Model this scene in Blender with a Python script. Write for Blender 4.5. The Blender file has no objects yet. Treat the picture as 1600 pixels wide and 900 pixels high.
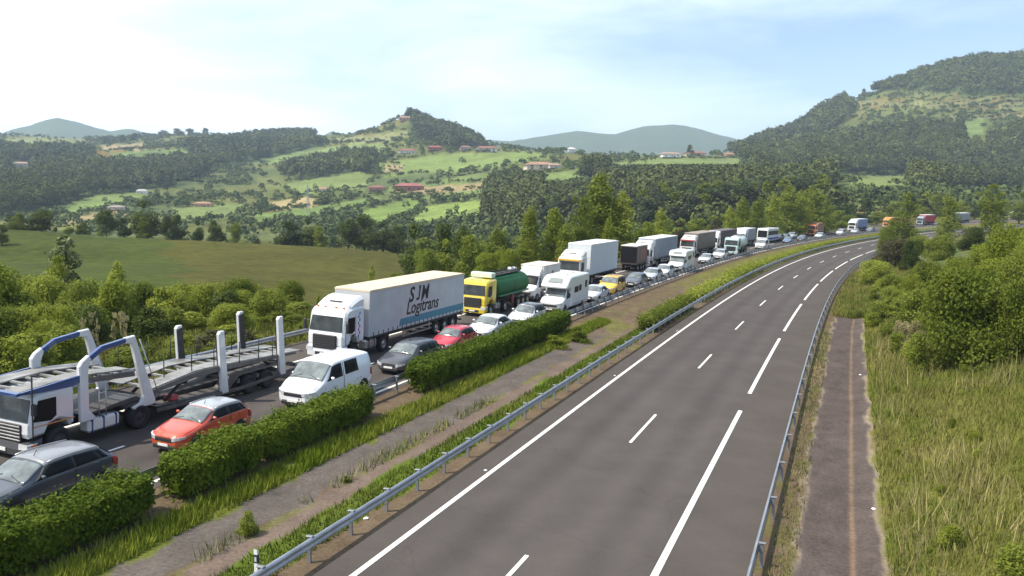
import bpy, bmesh, math, random
import numpy as np
from mathutils import Vector, Matrix
R = math.radians
C = bpy.context.scene.collection
scn = bpy.context.scene

# ---------------------------------------------------------------- camera, sky, sun, exposure
F, HCAM, HZ = 1295.57, 9.907, 316.8
cam_d = bpy.data.cameras.new('camera'); cam = bpy.data.objects.new('camera', cam_d); C.objects.link(cam)
cam_d.sensor_width = 36.0; cam_d.lens = 36.0*F/1600.0; cam_d.clip_start = 0.3; cam_d.clip_end = 40000
PITCH = math.atan((450-HZ)/F)
cam.location = (0, 0, HCAM); cam.rotation_euler = (math.pi/2-PITCH, 0, 0)
scn.camera = cam
SUN_EL, SUN_AZ = 57.0, -112.0          # azimuth from +Y, clockwise (negative = to the left)
world = bpy.data.worlds.new('World'); scn.world = world; world.use_nodes = True
nt = world.node_tree; nt.nodes.clear()
out = nt.nodes.new('ShaderNodeOutputWorld'); bg = nt.nodes.new('ShaderNodeBackground')
sky = nt.nodes.new('ShaderNodeTexSky'); sky.sky_type = 'NISHITA'; sky.sun_disc = False
sky.sun_elevation = R(SUN_EL); sky.sun_rotation = R(SUN_AZ); sky.air_density = 1.0; sky.dust_density = 0.7; sky.ozone_density = 2.2
bg.inputs['Strength'].default_value = 0.15
tc = nt.nodes.new('ShaderNodeTexCoord'); mp = nt.nodes.new('ShaderNodeMapping'); mp.inputs['Scale'].default_value = (1.6, 1.6, 6.5)
mp.inputs['Location'].default_value = (0.62, 0.1, 0.35)
n1 = nt.nodes.new('ShaderNodeTexNoise'); n1.inputs['Scale'].default_value = 1.7; n1.inputs['Detail'].default_value = 5; n1.inputs['Roughness'].default_value = 0.5
n1.inputs['Distortion'].default_value = 0.35
cr = nt.nodes.new('ShaderNodeValToRGB'); cr.color_ramp.elements[0].position = 0.24; cr.color_ramp.elements[1].position = 0.86
sep = nt.nodes.new('ShaderNodeSeparateXYZ')
m1 = nt.nodes.new('ShaderNodeMapRange'); m1.inputs['From Min'].default_value = 0.35; m1.inputs['From Max'].default_value = -0.45; m1.inputs['To Min'].default_value = -0.27; m1.inputs['To Max'].default_value = 0.27
add = nt.nodes.new('ShaderNodeMath'); add.operation = 'ADD'
cl = nt.nodes.new('ShaderNodeMixRGB'); cl.inputs['Color2'].default_value = (8.7, 9.5, 10.2, 1)
nt.links.new(tc.outputs['Generated'], mp.inputs['Vector']); nt.links.new(mp.outputs['Vector'], n1.inputs['Vector'])
nt.links.new(tc.outputs['Generated'], sep.inputs[0]); nt.links.new(sep.outputs['X'], m1.inputs['Value'])
nt.links.new(n1.outputs['Fac'], add.inputs[0]); nt.links.new(m1.outputs[0], add.inputs[1]); nt.links.new(add.outputs[0], cr.inputs['Fac'])
nt.links.new(cr.outputs['Color'], cl.inputs['Fac']); nt.links.new(sky.outputs[0], cl.inputs['Color1']); nt.links.new(cl.outputs[0], bg.inputs['Color'])
nt.links.new(bg.outputs[0], out.inputs['Surface'])
sun_d = bpy.data.lights.new('sun', 'SUN'); sun_d.energy = 4.8; sun_d.angle = R(0.53); sun_d.color = (1.0, 0.90, 0.76)
sun = bpy.data.objects.new('sun', sun_d); C.objects.link(sun)
sdir = Vector((math.sin(R(SUN_AZ))*math.cos(R(SUN_EL)), math.cos(R(SUN_AZ))*math.cos(R(SUN_EL)), math.sin(R(SUN_EL))))
sun.rotation_euler = (-sdir).to_track_quat('-Z', 'Y').to_euler(); sun.location = (-60, -40, 120)
scn.view_settings.view_transform = 'Standard'; scn.view_settings.look = 'None'
scn.view_settings.exposure = 0.42; scn.view_settings.gamma = 1.0; scn.view_settings.use_curve_mapping = False
HAZE = 1.5e-4
scn.cycles.use_denoising = True
scn.cycles.max_bounces = 6; scn.cycles.diffuse_bounces = 3; scn.cycles.glossy_bounces = 3; scn.cycles.transmission_bounces = 4
scn.cycles.volume_bounces = 0; scn.cycles.transparent_max_bounces = 6; scn.cycles.caustics_reflective = False; scn.cycles.caustics_refractive = False
scn.cycles.sample_clamp_indirect = 4.0

# ---------------------------------------------------------------- object bookkeeping
def tag(o, label=None, cat=None, group=None, kind=None):
    if label: o['label'] = label
    if cat: o['category'] = cat
    if group: o['group'] = group
    if kind: o['kind'] = kind
    return o
def empty(name, loc=(0, 0, 0), rot=(0, 0, 0), label=None, cat=None, group=None):
    o = bpy.data.objects.new(name, None); C.objects.link(o); o.location = loc; o.rotation_euler = rot
    o.empty_display_size = 0.3
    return tag(o, label, cat, group)
def link(name, mesh, parent=None, loc=(0, 0, 0), rot=(0, 0, 0), scale=(1, 1, 1)):
    o = bpy.data.objects.new(name, mesh); C.objects.link(o); o.parent = parent; o.location = loc; o.rotation_euler = rot; o.scale = scale
    return o
def np_mesh(name, V, Fc, mats, smooth=False, midx=None, col=None):
    """fast mesh from numpy arrays; all faces of one size"""
    V = np.asarray(V, np.float32); Fc = np.asarray(Fc, np.int32); k = Fc.shape[1]
    me = bpy.data.meshes.new(name); me.vertices.add(len(V)); me.vertices.foreach_set('co', V.ravel())
    me.loops.add(Fc.size); me.loops.foreach_set('vertex_index', Fc.ravel())
    me.polygons.add(len(Fc)); me.polygons.foreach_set('loop_start', np.arange(0, Fc.size, k, dtype=np.int32))
    try: me.polygons.foreach_set('loop_total', np.full(len(Fc), k, np.int32))
    except Exception: pass
    if smooth: me.polygons.foreach_set('use_smooth', np.ones(len(Fc), bool))
    if midx is not None: me.polygons.foreach_set('material_index', np.asarray(midx, np.int32))
    for m in (mats if isinstance(mats, (list, tuple)) else [mats]): me.materials.append(m)
    me.update(calc_edges=True)
    if col is not None:
        a = me.color_attributes.new('Col', 'FLOAT_COLOR', 'POINT')
        cc = np.ones((len(V), 4), np.float32); cc[:, :3] = col; a.data.foreach_set('color', cc.ravel())
    return me

class MB:
    """collects shapes of one part and links them as ONE mesh object"""
    def __init__(s): s.v = []; s.f = []; s.sm = []
    def add(s, V, Fc, smooth=False):
        b = len(s.v); s.v.extend(tuple(map(float, q)) for q in V); s.f.extend(tuple(b+i for i in q) for q in Fc); s.sm.extend([smooth]*len(Fc)); return s
    def box(s, x0, x1, y0, y1, z0, z1, b=0.0, M=None):
        if b <= 0:
            V = [(x, y, z) for x in (x0, x1) for y in (y0, y1) for z in (z0, z1)]
            Fc = [(0, 1, 3, 2), (4, 6, 7, 5), (0, 4, 5, 1), (2, 3, 7, 6), (0, 2, 6, 4), (1, 5, 7, 3)]
        else:
            b = min(b, .45*(x1-x0), .45*(y1-y0), .45*(z1-z0))
            bm = bmesh.new(); pts = []
            for sx in (0, 1):
                for sy in (0, 1):
                    for sz in (0, 1):
                        x = x1 if sx else x0; y = y1 if sy else y0; z = z1 if sz else z0
                        dx = -b if sx else b; dy = -b if sy else b; dz = -b if sz else b
                        pts += [(x, y+dy, z+dz), (x+dx, y, z+dz), (x+dx, y+dy, z)]
            for q in pts: bm.verts.new(q)
            bmesh.ops.convex_hull(bm, input=bm.verts)
            bmesh.ops.dissolve_limit(bm, angle_limit=0.01, verts=bm.verts, edges=bm.edges)
            bm.verts.index_update(); V = [tuple(v.co) for v in bm.verts]; Fc = [tuple(v.index for v in f.verts) for f in bm.faces]; bm.free()
        if M is not None: V = [tuple(M @ Vector(q)) for q in V]
        return s.add(V, Fc)
    def bar(s, p, q, w, h=None, up=(0, 0, 1)):
        h = h or w; p = Vector(p); q = Vector(q); d = (q-p).normalized(); u = Vector(up)
        a = d.cross(u)
        if a.length < 1e-4: a = d.cross(Vector((1, 0, 0)))
        a.normalize(); c = a.cross(d)
        V = [e+a*(sx*w/2)+c*(sz*h/2) for e in (p, q) for sx, sz in ((-1, -1), (1, -1), (1, 1), (-1, 1))]
        return s.add(V, [(3, 2, 1, 0), (4, 5, 6, 7), (0, 1, 5, 4), (1, 2, 6, 5), (2, 3, 7, 6), (3, 0, 4, 7)])
    def tube(s, pts, rad, n=8, cap=True):
        pts = [Vector(q) for q in pts]; rad = rad if isinstance(rad, (list, tuple)) else [rad]*len(pts); V = []; Fc = []
        for i, q in enumerate(pts):
            d = (pts[min(i+1, len(pts)-1)]-pts[max(i-1, 0)]).normalized(); a = d.cross(Vector((0, 0, 1)))
            if a.length < 1e-3: a = d.cross(Vector((1, 0, 0)))
            a.normalize(); c = d.cross(a)
            for k in range(n):
                t = 2*math.pi*k/n; V.append(q+(a*math.cos(t)+c*math.sin(t))*rad[i])
        for i in range(len(pts)-1):
            for k in range(n): Fc.append((i*n+k, i*n+(k+1) % n, (i+1)*n+(k+1) % n, (i+1)*n+k))
        if cap: Fc += [tuple(range(n-1, -1, -1)), tuple(range((len(pts)-1)*n, len(pts)*n))]
        return s.add(V, Fc, True)
    def lathe_x(s, prof, cx, cy, cz, n=20):
        """profile (x, r) turned about the x axis"""
        V = []; Fc = []; m = len(prof)
        for k in range(n):
            t = 2*math.pi*k/n
            for x, r in prof: V.append((cx+x, cy+r*math.cos(t), cz+r*math.sin(t)))
        for k in range(n):
            for i in range(m-1): Fc.append((k*m+i, k*m+i+1, ((k+1) % n)*m+i+1, ((k+1) % n)*m+i))
        return s.add(V, Fc, True)
    def prism_x(s, prof, x0, x1, bev=0.0):
        """profile polygon (y, z) extruded across x, its side edges chamfered by bev"""
        P = [Vector((a, b)) for a, b in prof]; n = len(P)
        area = sum(P[i].x*P[(i+1) % n].y-P[(i+1) % n].x*P[i].y for i in range(n)); sg = 1 if area > 0 else -1
        def inset(d):
            Q = []
            for i in range(n):
                a = (P[i]-P[i-1]).normalized(); b = (P[(i+1) % n]-P[i]).normalized()
                na = Vector((-a.y, a.x))*sg; nb = Vector((-b.y, b.x))*sg; m = na+nb
                m = m/max(m.length_squared/2, .35); Q.append(P[i]+m*d)
            return Q
        secs = [(x0, inset(bev)), (x0+bev, P), (x1-bev, P), (x1, inset(bev))] if bev > 0 else [(x0, P), (x1, P)]
        V = [(x, q.x, q.y) for x, Q in secs for q in Q]; Fc = []
        for i in range(len(secs)-1):
            for k in range(n):
                f = (i*n+k, i*n+(k+1) % n, (i+1)*n+(k+1) % n, (i+1)*n+k); Fc.append(f if sg < 0 else f[::-1])
        e = (len(secs)-1)*n
        a = tuple(range(n)); b = tuple(range(e, e+n)); Fc += ([a, b[::-1]] if sg < 0 else [a[::-1], b])
        return s.add(V, Fc)
    def plate(s, pts, nrm, th):
        """flat polygon given thickness along nrm"""
        P = [Vector(q) for q in pts]; d = Vector(nrm)*th; n = len(P); V = P+[q+d for q in P]
        Fc = [tuple(range(n-1, -1, -1)), tuple(range(n, 2*n))]+[(i, (i+1) % n, n+(i+1) % n, n+i) for i in range(n)]
        return s.add(V, Fc)
    def build(s, name, mat, parent=None, loc=(0, 0, 0), rot=(0, 0, 0), fix=True):
        me = bpy.data.meshes.new(name); me.from_pydata(s.v, [], s.f); me.polygons.foreach_set('use_smooth', s.sm)
        me.materials.append(mat)
        if fix:
            bm = bmesh.new(); bm.from_mesh(me); bmesh.ops.recalc_face_normals(bm, faces=bm.faces); bm.to_mesh(me); bm.free()
        return link(name, me, parent, loc, rot)

# ---------------------------------------------------------------- materials
def mat(name, col, rough=0.6, metal=0.0, spec=0.5, coat=0.0, noise=0.0, nscale=3.0, bump=0.0):
    m = bpy.data.materials.new(name); m.use_nodes = True; t = m.node_tree; b = t.nodes['Principled BSDF']
    b.inputs['Base Color'].default_value = (*col, 1); b.inputs['Roughness'].default_value = rough; b.inputs['Metallic'].default_value = metal
    b.inputs['Specular IOR Level'].default_value = spec; b.inputs['Coat Weight'].default_value = coat; b.inputs['Coat Roughness'].default_value = 0.08
    if noise > 0:
        tcn = t.nodes.new('ShaderNodeTexCoord'); n = t.nodes.new('ShaderNodeTexNoise'); n.inputs['Scale'].default_value = nscale; n.inputs['Detail'].default_value = 6
        mr = t.nodes.new('ShaderNodeMapRange'); mr.inputs['From Min'].default_value = .3; mr.inputs['From Max'].default_value = .7
        mr.inputs['To Min'].default_value = 1-noise; mr.inputs['To Max'].default_value = 1+noise*.5
        mx = t.nodes.new('ShaderNodeMixRGB'); mx.blend_type = 'MULTIPLY'; mx.inputs['Fac'].default_value = 1; mx.inputs['Color1'].default_value = (*col, 1)
        t.links.new(tcn.outputs['Object'], n.inputs['Vector']); t.links.new(n.outputs['Fac'], mr.inputs['Value']); t.links.new(mr.outputs[0], mx.inputs['Color2']); t.links.new(mx.outputs[0], b.inputs['Base Color'])
        if bump > 0:
            bp = t.nodes.new('ShaderNodeBump'); bp.inputs['Strength'].default_value = bump; t.links.new(n.outputs['Fac'], bp.inputs['Height']); t.links.new(bp.outputs[0], b.inputs['Normal'])
    return m
def attr_mat(name, rough=0.9, fine=40.0, amt=0.35, coarse=0.6, camt=0.25, bump=0.3, spec=0.04):
    """base colour from the mesh's own ground colours, broken up by two sizes of noise"""
    m = bpy.data.materials.new(name); m.use_nodes = True; t = m.node_tree; b = t.nodes['Principled BSDF']; b.inputs['Roughness'].default_value = rough; b.inputs['Specular IOR Level'].default_value = spec
    a = t.nodes.new('ShaderNodeAttribute'); a.attribute_name = 'Col'; tcn = t.nodes.new('ShaderNodeTexCoord'); last = a.outputs['Color']
    for sc, am in ((fine, amt), (coarse, camt)):
        n = t.nodes.new('ShaderNodeTexNoise'); n.inputs['Scale'].default_value = sc; n.inputs['Detail'].default_value = 5; n.inputs['Roughness'].default_value = .65
        mr = t.nodes.new('ShaderNodeMapRange'); mr.inputs['From Min'].default_value = .3; mr.inputs['From Max'].default_value = .7; mr.inputs['To Min'].default_value = 1-am; mr.inputs['To Max'].default_value = 1+am
        mx = t.nodes.new('ShaderNodeMixRGB'); mx.blend_type = 'MULTIPLY'; mx.inputs['Fac'].default_value = 1
        t.links.new(tcn.outputs['Object'], n.inputs['Vector']); t.links.new(n.outputs['Fac'], mr.inputs['Value']); t.links.new(last, mx.inputs['Color1']); t.links.new(mr.outputs[0], mx.inputs['Color2']); last = mx.outputs[0]
        if bump > 0 and sc == fine:
            bp = t.nodes.new('ShaderNodeBump'); bp.inputs['Strength'].default_value = bump; bp.inputs['Distance'].default_value = .02; t.links.new(n.outputs['Fac'], bp.inputs['Height']); t.links.new(bp.outputs[0], b.inputs['Normal'])
    t.links.new(last, b.inputs['Base Color']); return m
def worn(m):
    """fine cracks and grains of the old asphalt"""
    t = m.node_tree; b = t.nodes['Principled BSDF']; src = b.inputs['Base Color'].links[0].from_socket; tcn = t.nodes.new('ShaderNodeTexCoord')
    nz = t.nodes.new('ShaderNodeTexNoise'); nz.inputs['Scale'].default_value = .5; nz.inputs['Detail'].default_value = 6
    ad = t.nodes.new('ShaderNodeMixRGB'); ad.blend_type = 'ADD'; ad.inputs['Fac'].default_value = .9
    v = t.nodes.new('ShaderNodeTexVoronoi'); v.feature = 'DISTANCE_TO_EDGE'; v.inputs['Scale'].default_value = .16
    r = t.nodes.new('ShaderNodeMapRange'); r.inputs['From Min'].default_value = .0; r.inputs['From Max'].default_value = .006; r.inputs['To Min'].default_value = .90; r.inputs['To Max'].default_value = 1
    w = t.nodes.new('ShaderNodeTexNoise'); w.inputs['Scale'].default_value = 130; w.inputs['Detail'].default_value = 2
    q = t.nodes.new('ShaderNodeMapRange'); q.inputs['From Min'].default_value = .3; q.inputs['From Max'].default_value = .7; q.inputs['To Min'].default_value = .72; q.inputs['To Max'].default_value = 1.28
    t.links.new(tcn.outputs['Object'], nz.inputs['Vector']); t.links.new(tcn.outputs['Object'], ad.inputs['Color1']); t.links.new(nz.outputs['Color'], ad.inputs['Color2']); t.links.new(ad.outputs[0], v.inputs['Vector']); t.links.new(v.outputs['Distance'], r.inputs['Value']); t.links.new(tcn.outputs['Object'], w.inputs['Vector']); t.links.new(w.outputs['Fac'], q.inputs['Value'])
    for s_ in (r, q):
        mx = t.nodes.new('ShaderNodeMixRGB'); mx.blend_type = 'MULTIPLY'; mx.inputs['Fac'].default_value = 1; t.links.new(src, mx.inputs['Color1']); t.links.new(s_.outputs[0], mx.inputs['Color2']); src = mx.outputs[0]
    t.links.new(src, b.inputs['Base Color']); return m
def leaf_mat(name, c0, c1, trans=0.35, scale=0.9, orand=0.35):
    """foliage: two greens mixed by position, each plant a little different, some light through the leaves"""
    m = bpy.data.materials.new(name); m.use_nodes = True; t = m.node_tree; t.nodes.clear()
    o = t.nodes.new('ShaderNodeOutputMaterial'); d = t.nodes.new('ShaderNodeBsdfPrincipled'); d.inputs['Roughness'].default_value = .55; d.inputs['Specular IOR Level'].default_value = .08
    tr = t.nodes.new('ShaderNodeBsdfTranslucent'); ms = t.nodes.new('ShaderNodeMixShader'); ms.inputs[0].default_value = trans
    tcn = t.nodes.new('ShaderNodeTexCoord'); n = t.nodes.new('ShaderNodeTexNoise'); n.inputs['Scale'].default_value = scale; n.inputs['Detail'].default_value = 4; n.inputs['Roughness'].default_value = .7
    oi = t.nodes.new('ShaderNodeObjectInfo'); ma = t.nodes.new('ShaderNodeMath'); ma.operation = 'MULTIPLY_ADD'; ma.inputs[1].default_value = orand; ma.inputs[2].default_value = -orand/2
    ad = t.nodes.new('ShaderNodeMath'); ad.operation = 'ADD'
    rp = t.nodes.new('ShaderNodeValToRGB'); rp.color_ramp.elements[0].position = .3; rp.color_ramp.elements[1].position = .7
    rp.color_ramp.elements[0].color = (*c0, 1); rp.color_ramp.elements[1].color = (*c1, 1)
    t.links.new(tcn.outputs['Object'], n.inputs['Vector']); t.links.new(oi.outputs['Random'], ma.inputs[0]); t.links.new(n.outputs['Fac'], ad.inputs[0]); t.links.new(ma.outputs[0], ad.inputs[1])
    t.links.new(ad.outputs[0], rp.inputs['Fac']); t.links.new(rp.outputs[0], d.inputs['Base Color']); t.links.new(rp.outputs[0], tr.inputs['Color'])
    t.links.new(d.outputs[0], ms.inputs[1]); t.links.new(tr.outputs[0], ms.inputs[2]); t.links.new(ms.outputs[0], o.inputs['Surface']); return m

M = dict(
 asphalt=worn(attr_mat('asphalt', .92, 45, .20, .35, .12, .3, .12)), ground=attr_mat('ground', 1.0, 9, .28, .7, .18, .4), terrain=attr_mat('terrain', 1.0, .35, .30, .03, .22, 0),
 paint=mat('road_paint', (.72, .71, .66), .7, noise=.16, nscale=8), galv=mat('galvanised_steel', (.42, .44, .47), .42, .75, noise=.2, nscale=2), post=mat('post_steel', (.28, .29, .31), .55, .6, noise=.25, nscale=6),
 rubber=mat('tyre_rubber', (.018, .018, .019), .85), rim=mat('alloy_rim', (.45, .46, .47), .35, .8), dark=mat('dark_plastic', (.022, .022, .025), .6), chassis=mat('chassis_steel', (.045, .043, .042), .7, noise=.3),
 glass=mat('window_glass', (.014, .016, .017), .30, 0, .07), cabscreen=mat('cab_windscreen', (.035, .042, .040), .12, 0, .45, noise=.8, nscale=1.6), screen=mat('windscreen_glass', (.15, .175, .175), .07, 0, .9, noise=.5, nscale=2.2), lamp=mat('headlamp_glass', (.62, .64, .66), .12, .2, .8, coat=1),
 tail=mat('tail_lamp', (.35, .015, .012), .2), amber=mat('amber_lamp', (.6, .16, .02), .25), plate=mat('plate_white', (.75, .75, .72), .5), chrome=mat('chrome', (.7, .7, .72), .18, 1.0),
 bark=mat('bark', (.11, .085, .06), .95, noise=.4, nscale=5), concrete=mat('concrete', (.30, .26, .22), .9, noise=.3, nscale=2), mirror=mat('mirror_glass', (.3, .32, .35), .05, 1.0),
 white=mat('white_paint', (.74, .75, .75), .35, coat=.6, noise=.06, nscale=1.5), cream=mat('dusty_white', (.70, .68, .63), .6, noise=.14, nscale=1.2), alu=mat('aluminium', (.55, .55, .54), .38, .8, noise=.25, nscale=1.5),
)
def paint(name, c, rough=.32): return mat(name, c, rough, 0, .5, coat=.8, noise=.07, nscale=1.3)

# ---------------------------------------------------------------- road alignment: s along the lane line of the right carriageway, o across (right positive)
_S = np.arange(-80, 641, 1.0)
_sp = np.clip(_S, 0, 250.0)
_rate = np.where(_S < 0, 0, -0.5124e-3+1.6958e-5*_sp-0.3273e-7*_sp**2)
_rate = np.where(_S > 250, R(.0965)+(np.clip(_S, 250, 400)-250)*R(.0005), _rate)
_h = np.zeros_like(_S); i0 = 80
_h[i0:] = 0.3912+np.concatenate([[0], np.cumsum((_rate[i0+1:]+_rate[i0:-1])/2)]); _h[:i0] = .3912
_X = np.zeros_like(_S); _Y = np.zeros_like(_S); hm = (_h[1:]+_h[:-1])/2
_X = np.concatenate([[0], np.cumsum(np.sin(hm))]); _Y = np.concatenate([[0], np.cumsum(np.cos(hm))]); _X += -8.746-_X[i0]; _Y -= _Y[i0]
_sz = np.clip(_S, 0, 400); _Z = -2.9027e-5*_sz**2+9.176e-8*_sz**3+np.clip(_S-400, 0, None)*.0208
CO = np.array([-80, -27, -22.6, -11.6, -9.0, -7.4, -4.9, 0, 5.95, 6.95, 8.55, 9.45, 11.0, 16, 26, 60.])
CZ = np.array([1.5, 1.5, 1.57, 1.01, .68, .5, .345, 0, -.42, -.5, -.68, -.52, -.15, 1.3, 2.9, 3.2])
def cross(o): return np.interp(o, CO, CZ)
def wpt(s, o, dz=0.0):
    s = np.asarray(s, float); o = np.asarray(o, float); h = np.interp(s, _S, _h)
    return np.stack(np.broadcast_arrays(np.interp(s, _S, _X)+o*np.cos(h), np.interp(s, _S, _Y)-o*np.sin(h), np.interp(s, _S, _Z)+cross(o)+dz), -1)
def head(s): return float(np.interp(s, _S, _h))
def so_of(X, Y):
    X = np.asarray(X, float).ravel(); Y = np.asarray(Y, float).ravel(); bi = np.zeros(len(X), int)
    for a in range(0, len(X), 20000):
        d = (X[a:a+20000, None]-_X[None, ::4])**2+(Y[a:a+20000, None]-_Y[None, ::4])**2; bi[a:a+20000] = d.argmin(1)*4
    h = _h[bi]; dx = X-_X[bi]; dy = Y-_Y[bi]
    return _S[bi]+dx*np.sin(h)+dy*np.cos(h), dx*np.cos(h)-dy*np.sin(h)
def project(P):
    P = np.asarray(P, float); dz = P[..., 2]-HCAM; ca, sa = math.cos(PITCH), math.sin(PITCH)
    dep = P[..., 1]*ca-dz*sa; v = P[..., 1]*sa+dz*ca
    return 800+F*P[..., 0]/dep, 450-F*v/dep, dep
def s_for_u(u, o, z=0.0):
    s = np.linspace(2, 560, 6000); uu, vv, dd = project(wpt(s, o, z)); ok = dd > 3
    return float(s[ok][np.argmin(abs(uu[ok]-u))])
def h2(ix, iy, seed):
    n = (ix.astype(np.int64)*374761393+iy.astype(np.int64)*668265263+seed*974711) & 0x7fffffff
    n = ((n ^ (n >> 13))*1274126177) & 0x7fffffff
    return ((n ^ (n >> 16)) & 0xffff)/65535.0
def vnoise(x, y, seed=0):
    x = np.asarray(x, float); y = np.asarray(y, float); ix = np.floor(x); iy = np.floor(y); fx = x-ix; fy = y-iy; fx = fx*fx*(3-2*fx); fy = fy*fy*(3-2*fy)
    a = h2(ix, iy, seed); b = h2(ix+1, iy, seed); c = h2(ix, iy+1, seed); d = h2(ix+1, iy+1, seed)
    return (a*(1-fx)+b*fx)*(1-fy)+(c*(1-fx)+d*fx)*fy
def fbm(x, y, seed=0, n=3):
    t = 0; w = 0
    for i in range(n): t = t+vnoise(x*2**i, y*2**i, seed+i*17)*.5**i; w += .5**i
    return t/w
def inpoly(x, y, poly):
    r = np.zeros(np.shape(x), bool); n = len(poly)
    for i in range(n):
        x0, y0 = poly[i]; x1, y1 = poly[i-1]
        c = ((y0 > y) != (y1 > y)) & (x < (x1-x0)*(y-y0)/((y1-y0) if y1 != y0 else 1e-9)+x0); r ^= c
    return r
# ---------------------------------------------------------------- terrain
TU = np.array([-700, -200, 0, 150, 300, 420, 520, 580, 640, 700, 760, 850, 950, 1050, 1140, 1220, 1300, 1400, 1450, 1500, 1600, 1800, 2400.])
TR = np.array([60, 90, 130, 180, 230, 300, 420, 600, 800, 1100, 1500, 2000, 3000.])
TV = np.array([
 [552, 480, 440, 405, 372, 398, 385, 345, 305, 265, 235, 222, 300],
 [552, 480, 440, 405, 366, 398, 385, 345, 305, 262, 232, 216, 300],
 [552, 480, 440, 405, 360, 398, 388, 345, 300, 262, 232, 217, 300],
 [552, 480, 440, 407, 369, 398, 388, 345, 305, 265, 232, 219, 300],
 [555, 484, 445, 412, 378, 402, 385, 345, 310, 268, 230, 214, 300],
 [556, 486, 452, 415, 382, 402, 382, 348, 312, 270, 229, 214, 300],
 [556, 490, 462, 420, 385, 404, 380, 345, 300, 258, 226, 214, 300],
 [556, 495, 468, 425, 390, 404, 378, 340, 294, 248, 208, 217, 300],
 [555, 495, 470, 430, 397, 405, 380, 340, 290, 240, 188, 236, 300],
 [553, 495, 470, 438, 410, 410, 380, 335, 284, 240, 207, 244, 300],
 [550, 492, 468, 440, 418, 405, 375, 325, 275, 238, 229, 252, 300],
 [545, 485, 460, 438, 418, 398, 365, 310, 268, 240, 243, 262, 300],
 [540, 475, 448, 425, 405, 388, 352, 302, 262, 246, 258, 272, 300],
 [535, 462, 435, 412, 393, 375, 340, 292, 254, 246, 262, 275, 300],
 [532, 450, 425, 400, 382, 367, 334, 286, 257, 247, 240, 250, 300],
 [530, 440, 416, 392, 374, 361, 330, 298, 277, 240, 212, 215, 300],
 [528, 432, 408, 385, 368, 356, 326, 286, 278, 225, 168, 185, 300],
 [520, 425, 400, 378, 363, 353, 322, 283, 285, 208, 135, 150, 300],
 [515, 422, 396, 374, 361, 352, 320, 292, 286, 202, 116, 125, 300],
 [512, 420, 393, 372, 360, 352, 320, 302, 287, 198, 104, 112, 300],
 [508, 418, 390, 370, 359, 351, 320, 304, 287, 192, 100, 108, 300],
 [508, 418, 390, 370, 359, 351, 322, 304, 285, 188, 92, 96, 300],
 [508, 418, 390, 370, 359, 351, 322, 304, 285, 190, 100, 104, 300]], float)
TZ = HCAM-(TV-HZ)*TR[None, :]/F
def terr_raw(u, r):
    u = np.clip(u, TU[0], TU[-1]); lr = np.log(np.clip(r, TR[0], TR[-1])); L = np.log(TR)
    i = np.clip(np.searchsorted(TU, u)-1, 0, len(TU)-2); j = np.clip(np.searchsorted(L, lr)-1, 0, len(TR)-2)
    a = (u-TU[i])/(TU[i+1]-TU[i]); b = (lr-L[j])/(L[j+1]-L[j]); a = a*a*(3-2*a)*.6+a*.4; b = b*b*(3-2*b)*.35+b*.65
    return (TZ[i, j]*(1-a)+TZ[i+1, j]*a)*(1-b)+(TZ[i, j+1]*(1-a)+TZ[i+1, j+1]*a)*b
def sstep(x, a, b): t = np.clip((x-a)/(b-a), 0, 1); return t*t*(3-2*t)
def terrain_z(X, Y, under=False):
    X = np.asarray(X, float).ravel(); Y = np.asarray(Y, float).ravel(); r = np.maximum(Y, 30.0); u = 800+F*X/r
    z = terr_raw(u, r); z = z+(fbm(X/45, Y/45, 3, 4)-.5)*np.clip((r-60)/60, 0, 1)*np.clip(r*.011, .5, 16)
    near = (Y < 420) & (np.abs(X) < 600)
    if near.any():
        s, o = so_of(X[near], Y[near]); c = np.interp(s, _S, _Z)+cross(o)
        w = np.where(o < 0, sstep(-o, 27, 52), sstep(o, 26, 70)); z[near] = c*(1-w)+z[near]*w
        if under: z[near] -= .35*((o > -26) & (o < 13.5))
    return z
def Z_at(x, y): return float(terrain_z([x], [y])[0])

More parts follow.
